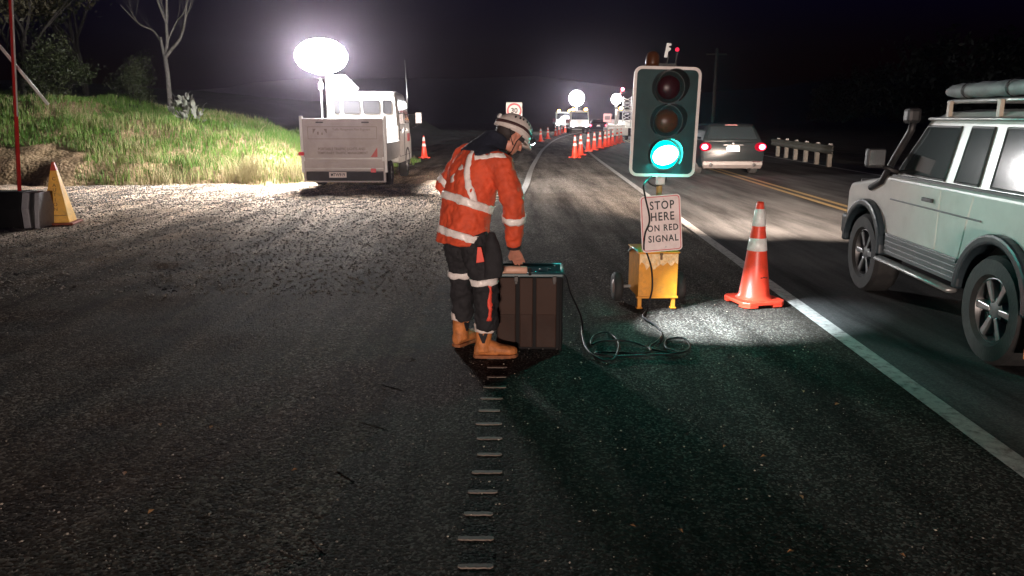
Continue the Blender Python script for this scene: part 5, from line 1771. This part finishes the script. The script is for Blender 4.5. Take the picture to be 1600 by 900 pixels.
# ------------------------------------------------------------------ white off-roader
def off_roader():
    yaw = R(-4.0)
    # origin: centre of the wheelbase on the ground, left side 0.80 m to the left
    t = thing('off_roader', 'white short off-roader with loaded roof rack passing on the right', 'off-roader', (4.06, 6.02, 0.012), yaw)
    WP = mat('car_white', (0.80, 0.79, 0.74), 0.28, var=0.04, dirt=(0.52, 0.49, 0.43), dscale=2.5, damt=0.35, coat=0.5)
    CL = mat('cladding', (0.085, 0.095, 0.10), 0.45, var=0.15, dirt=(0.16, 0.15, 0.14), dscale=5, damt=0.5)
    TRIM = mat('trim_blue_black', (0.020, 0.030, 0.036), 0.35, var=0.2)
    W = 0.80
    fa, ra = 1.13, -1.13
    # lower body
    out = body_side((ra, fa), 0.41, -1.66, 1.70, 0.46, [(1.70, 0.90), (1.64, 0.985), (0.86, 1.10), (0.80, 1.115), (-1.62, 1.115), (-1.66, 1.06)])
    mb = MB(); mb.prism(out, -W + 0.009, W - 0.009, 'x'); body = mb.build('body', WP, t, bevel=0.035, seg=3)
    # door skins, slightly proud, with shut lines
    for s in (-1, 1):
        for poly in ([(0.72, 0.60), (0.70, 1.085), (-0.235, 1.085), (-0.235, 0.60)], [(-0.26, 0.60), (-0.26, 1.085), (-0.72, 1.085), (-0.66, 0.88), (-0.60, 0.60)]):
            mb = MB(); mb.prism(poly, s * (W - 0.03), s * (W - 0.004), 'x'); mb.build('door' if poly[0][0] > 0 else 'quarter_panel', WP, body, bevel=0.010)
        for y in (-0.06,):
            mb = MB(); mb.box((s * (W + 0.008), y, 0.985), (0.022, 0.17, 0.030)); mb.build('door_handle', BLACKP, body, bevel=0.006)
        mb = MB(); mb.box((s * (W - 0.001), -0.10, 0.92), (0.012, 1.5, 0.012)); mb.build('crease_strip', CL, body, bevel=0.003)
        # ribbed lower cladding and bright sill step
        mb = MB(); mb.prism([(0.66, 0.44), (0.66, 0.62), (-0.62, 0.62), (-0.66, 0.44)], s * (W - 0.01), s * (W + 0.012), 'x'); cl = mb.build('side_cladding', CL, body, bevel=0.006)
        for k in range(4):
            mb = MB(); mb.box((s * (W + 0.016), 0.0, 0.470 + 0.042 * k), (0.012, 1.26, 0.020)); mb.build('cladding_rib', CL, cl, bevel=0.005)
        mb = MB(); mb.tube([(s * (W + 0.04), 0.66, 0.395), (s * (W + 0.04), -0.66, 0.395)], [(0.022, 0.05)] * 2, 8); mb.build('side_step', STEEL, t, True)
        # arch flares
        for ya in (fa, ra):
            n = 16
            ro, ri = 0.475, 0.395
            mb = MB()
            o_ = [(ya + ro * math.cos(PI * i / n), 0.42 + ro * 0.95 * math.sin(PI * i / n)) for i in range(n + 1)]
            i_ = [(ya + ri * math.cos(PI * i / n), 0.42 + ri * 0.97 * math.sin(PI * i / n)) for i in range(n, -1, -1)]
            mb.prism(o_ + i_, s * (W - 0.10), s * (W + 0.055), 'x'); mb.build('arch_flare', TRIM, body, bevel=0.02)
            wheel(t, s * 0.70, ya, 0.365, 0.24, s)
    # bonnet, grille, front bumper
    mb = MB(); mb.hexa([Vector(v) for v in ((-0.64, 0.84, 1.09), (0.64, 0.84, 1.09), (0.60, 1.60, 0.975), (-0.60, 1.60, 0.975), (-0.60, 0.88, 1.125), (0.60, 0.88, 1.125), (0.56, 1.56, 1.01), (-0.56, 1.56, 1.01))]); mb.build('bonnet', WP, body, bevel=0.02)
    mb = MB(); mb.box((0, 1.755, 0.56), (1.58, 0.16, 0.20)); mb.build('front_bumper', TRIM, body, bevel=0.03)
    mb = MB(); mb.tube([(-0.62, 1.80, 0.62), (-0.60, 1.86, 0.98), (0.60, 1.86, 0.98), (0.62, 1.80, 0.62)], 0.028, 8); mb.build('bull_bar', STEEL, body, True)
    mb = MB(); mb.box((0, 1.705, 0.80), (0.80, 0.03, 0.18)); mb.build('grille', BLACKP, body, bevel=0.01)
    for s in (-1, 1):
        L = Matrix.Translation((s * 0.56, 1.69, 0.80)) @ Matrix.Rotation(-PI / 2, 4, 'X')
        mb = MB(); mb.lathe([(0.10, 0.0), (0.098, 0.02), (0.06, 0.035), (0.001, 0.04)], 20, M=L, cap=False); mb.build('headlamp', emit('headlamp_glow', (1.0, 0.90, 0.80), 30), body, True)
        d = bpy.data.lights.new('headlamp_beam', 'SPOT'); d.energy = HEADLIGHT; d.color = (1.0, 0.80, 0.66); d.spot_size = R(40); d.spot_blend = 1.0; d.shadow_soft_size = 0.012
        o = bpy.data.objects.new('headlamp_beam', d); COL.objects.link(o); o.parent = body
        o.location = (s * 0.56, 1.735, 0.80); o.rotation_euler = (Vector((-0.17, 1, 0.015))).to_track_quat('-Z', 'Y').to_euler(); o.scale = (1.6, 1, 1)
        mb = MB(); mb.box((s * 0.56, 1.79, 0.806), (0.30, 0.12, 0.006)); mb.build('beam_cutoff', BLACKP, body)  # unseen plate added to keep the beam off the trees
        mb = MB(); mb.box((s * 0.765, 1.60, 0.88), (0.03, 0.16, 0.06)); mb.build('side_indicator', mat('clear_lens', (0.8, 0.78, 0.75), 0.2), body, bevel=0.012)
    # greenhouse
    zb, zt = 1.10, 1.60
    mb = MB()
    P = lambda y0, y1, w, z: [Vector((-w, y0, z)), Vector((w, y0, z)), Vector((w, y1, z)), Vector((-w, y1, z))]
    mb.rings([P(-1.60, 0.80, 0.745, zb), P(-1.54, 0.36, 0.665, zt), P(-1.46, 0.22, 0.60, zt + 0.055), P(-1.3, 0.05, 0.45, zt + 0.075)])
    cabn = mb.build('cabin', WP, t, bevel=0.03, seg=3)
    X = lambda z: 0.745 + (0.665 - 0.745) * (z - zb) / (zt - zb)
    YF = lambda z: 0.80 + (0.36 - 0.80) * (z - zb) / (zt - zb)
    GT = mat('car_glass', (0.035, 0.05, 0.05), 0.08, spec=0.9)
    for s in (-1, 1):
        z0, z1 = 1.145, 1.545
        for (a0, a1, b1, b0) in ((-0.16, YF(z0) - 0.07, YF(z1) - 0.07, -0.20), (-0.66, -0.32, -0.36, -0.66), (-1.46, -0.82, -0.82, -1.42)):
            q = [Vector((s * X(z0), a0, z0)), Vector((s * X(z0), a1, z0)), Vector((s * X(z1), b1, z1)), Vector((s * X(z1), b0, z1))]
            mb = MB(); mb.hexa([v + Vector((s * 0.001, 0, 0)) for v in q] + [v + Vector((s * 0.007, 0, 0.001)) for v in q]); mb.build('side_window', GT, cabn)
            mb = MB()
            for i in range(4):
                mb.tube([q[i] + Vector((s * 0.006, 0, 0)), q[(i + 1) % 4] + Vector((s * 0.006, 0, 0))], 0.009, 6)
            mb.build('window_seal', BLACKP, cabn)
        mb = MB(); mb.box((s * 0.755, -0.35, 1.118), (0.03, 2.3, 0.026)); mb.build('belt_seal', BLACKP, cabn, bevel=0.006)
        mb = MB(); mb.tube([(s * 0.675, 0.34, zt + 0.005), (s * 0.675, -1.55, zt + 0.005)], [(0.014, 0.022)] * 2, 6); mb.build('rain_gutter', STEEL, cabn, True)
        # door mirror with pale glass
        mb = MB(); mb.tube([(s * 0.75, 0.66, 1.15), (s * 0.88, 0.70, 1.20)], 0.02, 6); arm = mb.build('mirror_arm', BLACKP, t, True)
        mb = MB(); mb.box((s * 0.935, 0.72, 1.27), (0.16, 0.09, 0.17)); mb.build('mirror', BLACKP, arm, bevel=0.025)
        mb = MB(); mb.box((s * 0.935, 0.674, 1.275), (0.13, 0.004, 0.13)); mb.build('mirror_glass', CHROME, arm, bevel=0.001)
    # windscreen
    mb = MB()
    q = [Vector((-0.66, YF(1.15) + 0.004, 1.15)), Vector((0.66, YF(1.15) + 0.004, 1.15)), Vector((0.59, YF(1.56) + 0.004, 1.56)), Vector((-0.59, YF(1.56) + 0.004, 1.56))]
    mb.hexa(q + [v + Vector((0, 0.006, 0.004)) for v in q]); mb.build('windscreen', GT, cabn)
    # snorkel up the left pillar
    mb = MB(); mb.tube([(-0.80, 1.10, 0.98), (-0.80, 0.86, 1.06), (-0.775, 0.72, 1.26), (-0.745, 0.52, 1.50), (-0.74, 0.50, 1.58)], 0.030, 10); sn = mb.build('snorkel', BLACKP, t, True)
    mb = MB(); mb.box((-0.745, 0.52, 1.63), (0.11, 0.13, 0.13)); mb.build('snorkel_head', BLACKP, sn, bevel=0.03)
    # roof rack carrying a rolled awning
    for s in (-1, 1):
        mb = MB(); mb.tube([(s * 0.62, 0.18, 1.735), (s * 0.62, -1.45, 1.735)], 0.016, 8); mb.build('rack_rail', STEEL, t, True)
        for y in (0.10, -0.62, -1.35):
            mb = MB(); mb.box((s * 0.645, y, 1.675), (0.03, 0.045, 0.13)); mb.build('rack_foot', mat('rack_tan', (0.42, 0.36, 0.28), 0.5), t, bevel=0.005)
    mb = MB()
    for y in (0.10, -0.26, -0.62, -0.98, -1.35):
        mb.tube([(-0.62, y, 1.735), (0.62, y, 1.735)], 0.013, 8)
    mb.build('rack_bars', STEEL, t, True)
    LOAD = mat('canvas_grey', (0.30, 0.31, 0.31), 0.7, var=0.25, vscale=6, bump=0.6, bscale=20)
    mb = MB()
    n = 18
    rs = []
    for i in range(n + 1):
        y = 0.22 - 1.70 * i / n
        e = 1.0 if 0 < i < n else 0.7
        rs.append([Vector((-0.58 + 0.085 * e * math.cos(2 * PI * q / 14), y, 1.815 + (0.055 + 0.006 * math.sin(i * 1.9 + q)) * e * math.sin(2 * PI * q / 14))) for q in range(14)])
    mb.rings(rs); mb.build('rolled_awning', LOAD, t, True)
    mb = MB(); mb.box((0.05, -0.62, 1.80), (1.0, 1.55, 0.10)); mb.build('roof_load', mat('load_dark', (0.04, 0.042, 0.045), 0.7, var=0.3), t, bevel=0.03)
    for y in (-0.1, -0.7, -1.2):
        mb = MB(); mb.tube([Vector((-0.58 + 0.092 * math.cos(2 * PI * q / 16), y, 1.815 + 0.066 * math.sin(2 * PI * q / 16))) for q in range(17)], [(0.003, 0.014)] * 17, 4); mb.build('load_strap', BLACKP, t)
    # rear: bumper, lamp, mud flap
    mb = MB(); mb.box((0, -1.72, 0.56), (1.58, 0.16, 0.18)); mb.build('rear_bumper', TRIM, body, bevel=0.03)
    for s in (-1, 1):
        mb = MB(); mb.box((s * 0.68, -1.64, 0.86), (0.16, 0.08, 0.24)); mb.build('tail_lamp', emit('tail_amber', (1.0, 0.16, 0.04), 6), body, bevel=0.02)
        mb = MB(); mb.box((s * 0.70, -1.58, 0.34), (0.24, 0.012, 0.34)); mb.build('mud_flap', mat('flap_orange', (0.60, 0.16, 0.04), 0.6, var=0.2), t, bevel=0.004)
HEADLIGHT = 44000.0
off_roader()

# ------------------------------------------------------------------ guard rail beyond the far lane
def guard_rail():
    A, B = Vector((11.35, 33.8, 0)), Vector((10.5, 25.2, 0))
    t = thing('guard_rail', 'low guard rail on pale posts beyond the far lane', 'guard rail', A)
    WOOD = mat('pale_post', (0.15, 0.135, 0.115), 0.7, var=0.2, dirt=(0.2, 0.17, 0.13), dscale=6, damt=0.5)
    RAIL = mat('rail_weathered', (0.085, 0.085, 0.07), 0.7, var=0.3, dirt=(0.04, 0.05, 0.025), dscale=4, damt=0.7)
    D = (B - A); Lg = D.length; dd = D.normalized(); nn = Vector((dd.y, -dd.x, 0))
    if nn.x > 0: nn = -nn
    n = 6
    for i in range(n):
        p = dd * (Lg * (i + 0.5) / n)
        mb = MB(); M = Matrix.Translation(p) @ Matrix.Rotation(math.atan2(dd.y, dd.x), 4, 'Z')
        mb.box((0, 0, 0.36), (0.16, 0.14, 0.76), M=M); mb.build('post', WOOD, t, bevel=0.01)
        mb = MB(); mb.box((0, 0, 0.76), (0.12, 0.10, 0.03), M=M); mb.build('post_cap', STEEL, t, bevel=0.005)
    prof = [(0, 0.44), (0.03, 0.46), (0.07, 0.50), (0.03, 0.56), (0.03, 0.60), (0.07, 0.66), (0.03, 0.70), (0, 0.72)]
    rs = []
    for k in range(2):
        c = dd * (Lg * k)
        rs.append([c + nn * (0.085 + q[0]) + Vector((0, 0, q[1])) for q in prof] + [c + nn * (0.080 + q[0]) + Vector((0, 0, q[1])) for q in prof[::-1]])
    mb = MB(); mb.rings(rs); mb.build('rail_beam', RAIL, t)
guard_rail()

# pole line across the road
def power_pole(x, y, h, label):
    t = thing('power_pole', label, 'power pole', (x, y, 0))
    mb = MB(); mb.tube([(0, 0, 0), (0, 0, h)], [0.16, 0.11], 10); mb.build('pole', mat('pole_wood', (0.03, 0.027, 0.023), 0.9, var=0.2), t, True)
    mb = MB(); mb.box((0, 0.12, h - 0.5), (1.8, 0.09, 0.11)); mb.build('crossarm', mat('pole_wood', (0.20, 0.18, 0.15), 0.8), t)
power_pole(17.9, 70.0, 7.5, 'dim timber power pole behind the signal and dark car')

# ------------------------------------------------------------------ 30 limit sign
def limit_sign():
    c = at(803.5, 173, 42.0)
    t = thing('speed_sign', 'square speed sign with red ring reading 30 above the helmet', 'road sign', (c.x, c.y, 0))
    mb = MB(); mb.tube([(0, 0.04, 0), (0, 0.04, c.z + 0.3)], 0.035, 8); mb.build('post', STEEL, t, True)
    mb = MB(); mb.prism(rrect(0.86, 0.86, 0.04), -0.012, 0.0, 'z', plane_M((0, 0, c.z), (1, 0, 0), (0, 0, 1))); f = mb.build('board', mat('sign_face', (0.80, 0.74, 0.72), 0.4), t)
    M = plane_M((0, 0, c.z), (1, 0, 0), (0, 0, 1))
    cir = lambda r: [(r * math.cos(2 * PI * i / 40), r * math.sin(2 * PI * i / 40)) for i in range(40)]
    mb = MB(); frame_rings(mb, cir(0.40), cir(0.30), 0.002, 0.006, M); mb.build('red_ring', mat('ring_red', (0.62, 0.03, 0.05), 0.4), f)
    text_mesh('30', 0.36, M @ Matrix.Translation((0, 0, 0.004)), 'lettering', LETTER, f, bold=0.008)
limit_sign()

# ------------------------------------------------------------------ far work site
def balloon_tower(u, v, Y, rx, rz, strength, label, col):
    c = at(u, v, Y)
    t = thing('light_tower', label, 'light tower', (c.x, Y, 0))
    mb = MB(); mb.box((0, 0, 0.62), (1.5, 2.4, 0.55)); mb.box((0, 0, 0.98), (1.2, 1.6, 0.22)); mb.build('trailer', WHITEP, t, bevel=0.04)
    for s in (-1, 1):
        wheel(t, s * 0.80, 0.0, 0.32, 0.18, s)
    mb = MB(); mb.tube([(0, 0, 1.0), (0, 0, c.z - rz + 0.02)], [0.09, 0.06], 10); mb.build('mast', WHITEP, t, True)
    mb = MB(); mb.ball((0, 0, c.z), (rx, rx, rz), 24, 14); mb.build('balloon_lamp', emit('glow_' + label[:6], col, strength), t, True)
    return t, c
balloon_tower(901, 153.5, 84.0, 0.80, 0.80, 110, 'farther round white balloon lamp on its trailer mast', (0.93, 0.97, 1.0))
t2, c2 = balloon_tower(963, 155, 57.0, 0.36, 0.36, 140, 'nearer balloon lamp tower beside the signal with red beacon', (1.0, 0.98, 0.95))
mb = MB(); mb.tube([(0.0, 0, 2.2), (0.16, 0, 2.9), (0.36, 0, 3.5)], [0.10, 0.09, 0.05], 8); mb.build('arm', WHITEP, t2, True)
mb = MB(); mb.ball((0.43, 0, 3.58), 0.12, 12, 8); mb.build('red_beacon', emit('beacon_red', (1.0, 0.05, 0.08), 60), t2, True)
mb = MB()
for k in range(7):
    z = 1.2 + 0.26 * k
    mb.tube([(0.55, 0.4, z), (1.15, 0.4, z + 0.26)], 0.02, 5)
    mb.tube([(1.15, 0.4, z), (0.55, 0.4, z + 0.26)], 0.02, 5)
for x in (0.55, 1.15):
    mb.tube([(x, 0.4, 0.9), (x, 0.4, 3.1)], 0.03, 6)
mb.build('lattice_mast', STEEL, t2)

def far_truck(u, v, Y, label, w=2.1, front=False, group=None):
    g = at(u, v, Y)
    t = thing('work_truck', label, 'truck', (g.x, Y, 0), 0.0, group)
    mb = MB(); mb.hexa([Vector(p) for p in ((-w / 2, 0.15, 0.5), (w / 2, 0.15, 0.5), (w / 2, 1.9, 0.5), (-w / 2, 1.9, 0.5), (-w / 2 + .08, 0.45, 2.25), (w / 2 - .08, 0.45, 2.25), (w / 2 - .08, 1.9, 2.25), (-w / 2 + .08, 1.9, 2.25))]); cab = mb.build('cab', WHITEP, t, bevel=0.06)
    mb = MB(); q = [Vector((-w / 2 + .14, 0.30, 1.40)), Vector((w / 2 - .14, 0.30, 1.40)), Vector((w / 2 - .2, 0.40, 2.05)), Vector((-w / 2 + .2, 0.40, 2.05))]
    mb.hexa([p + Vector((0, -0.03, 0)) for p in q] + q); mb.build('windscreen', GLASS, cab)
    mb = MB(); mb.box((0, 4.2, 0.95), (w, 4.5, 0.2)); mb.build('deck', WHITEP, t, bevel=0.02)
    for s in (-1, 1):
        mb = MB(); mb.box((s * (w / 2 - 0.03), 4.2, 1.25), (0.05, 4.5, 0.4)); mb.build('drop_side', REDP, t)
        wheel(t, s * (w / 2 - 0.15), 1.0, 0.42, 0.24, s); wheel(t, s * (w / 2 - 0.15), 5.2, 0.42, 0.24, s)
        mb = MB(); mb.ball((s * (w / 2 - 0.30), 0.14, 0.85), (0.14, 0.06, 0.11), 12, 8); mb.build('headlamp', emit('far_headlamp', (1.0, 0.93, 0.86), 220), cab, True)
        mb = MB(); mb.ball((s * 0.62, 0.8, 2.36), (0.17, 0.14, 0.12), 12, 8); mb.build('amber_beacon', emit('amber_glow', (1.0, 0.42, 0.10), 40), cab, True)
    mb = MB(); mb.box((0, 0.13, 0.62), (w, 0.16, 0.22)); mb.build('bumper', BLACKP, cab, bevel=0.03)
    return t
far_truck(882, 200, 92.0, 'far truck with amber beacons left of round balloon lamp', group='far work trucks')
far_truck(906, 200, 76.0, 'far truck with bright headlamps under round balloon lamp', 1.9, group='far work trucks')
far_truck(983, 200, 66.0, 'far truck with headlamps half hidden by signal board', 2.0, group='far work trucks')

def small_sign(u, v, Y, label):
    c = at(u, v, Y)
    t = thing('work_sign', label, 'road sign', (c.x, Y, 0))
    mb = MB(); mb.tube([(0, 0.03, 0), (0, 0.03, c.z)], 0.03, 6); mb.build('post', STEEL, t)
    M = plane_M((0, 0, c.z), (1, 0, 0), (0, 0, 1))
    mb = MB(); mb.prism(rrect(0.62, 0.62, 0.05), -0.01, 0.0, 'z', M); f = mb.build('board', mat('sign_pink', (0.62, 0.28, 0.26), 0.5), t)
    mb = MB(); mb.prism(rrect(0.42, 0.30, 0.04), 0.001, 0.004, 'z', M); mb.build('panel', mat('sign_dark', (0.12, 0.06, 0.06), 0.5), f)
small_sign(949, 184, 60.0, 'small reddish work sign left of the nearer lamp tower')

# ------------------------------------------------------------------ fallen leaves on the road
LEAFB = mat('fallen_leaf', (0.40, 0.20, 0.08), 0.7, var=0.3)
mb = MB()
rr_ = random.Random(9)
for u, v in [(1255, 612), (1308, 632), (1193, 714), (989, 822), (1252, 777), (1235, 863), (1063, 830), (1410, 868), (1132, 698), (330, 668), (195, 740), (236, 800), (460, 735), (250, 664)]:
    p = gnd(u, v, 0.018)
    a = rr_.uniform(0, PI); s = rr_.uniform(0.012, 0.02)
    X_, Y_ = Vector((math.cos(a), math.sin(a), 0)) * s, Vector((-math.sin(a), math.cos(a), 0)) * s * 0.6
    mb.add([p - X_, p - Y_ + Vector((0, 0, 0.007)), p + X_ + Vector((0, 0, 0.004)), p + Y_ + Vector((0, 0, 0.009))], [(0, 1, 2, 3)])
o = mb.build('fallen_leaves', LEAFB, None, fix=False)
o['kind'] = 'stuff'

# ------------------------------------------------------------------ haze added in place of camera bloom around the lamps
HAZE = 0.0007
if HAZE:
    mb = MB()
    mb.box((20, 110, 12.0), (260, 300, 27.0))
    m = bpy.data.materials.new('bloom_haze')
    m.use_nodes = True
    nt = m.node_tree
    nt.nodes.remove(nt.nodes['Principled BSDF'])
    v = nt.nodes.new('ShaderNodeVolumePrincipled')
    v.inputs['Color'].default_value = (0.84, 0.72, 0.92, 1)  # purple of the lamp glow put into the haze colour
    v.inputs['Density'].default_value = HAZE
    v.inputs['Anisotropy'].default_value = 0.94
    nt.links.new(v.outputs[0], nt.nodes['Material Output'].inputs['Volume'])
    o = mb.build('haze', m)
    o['kind'] = 'stuff'
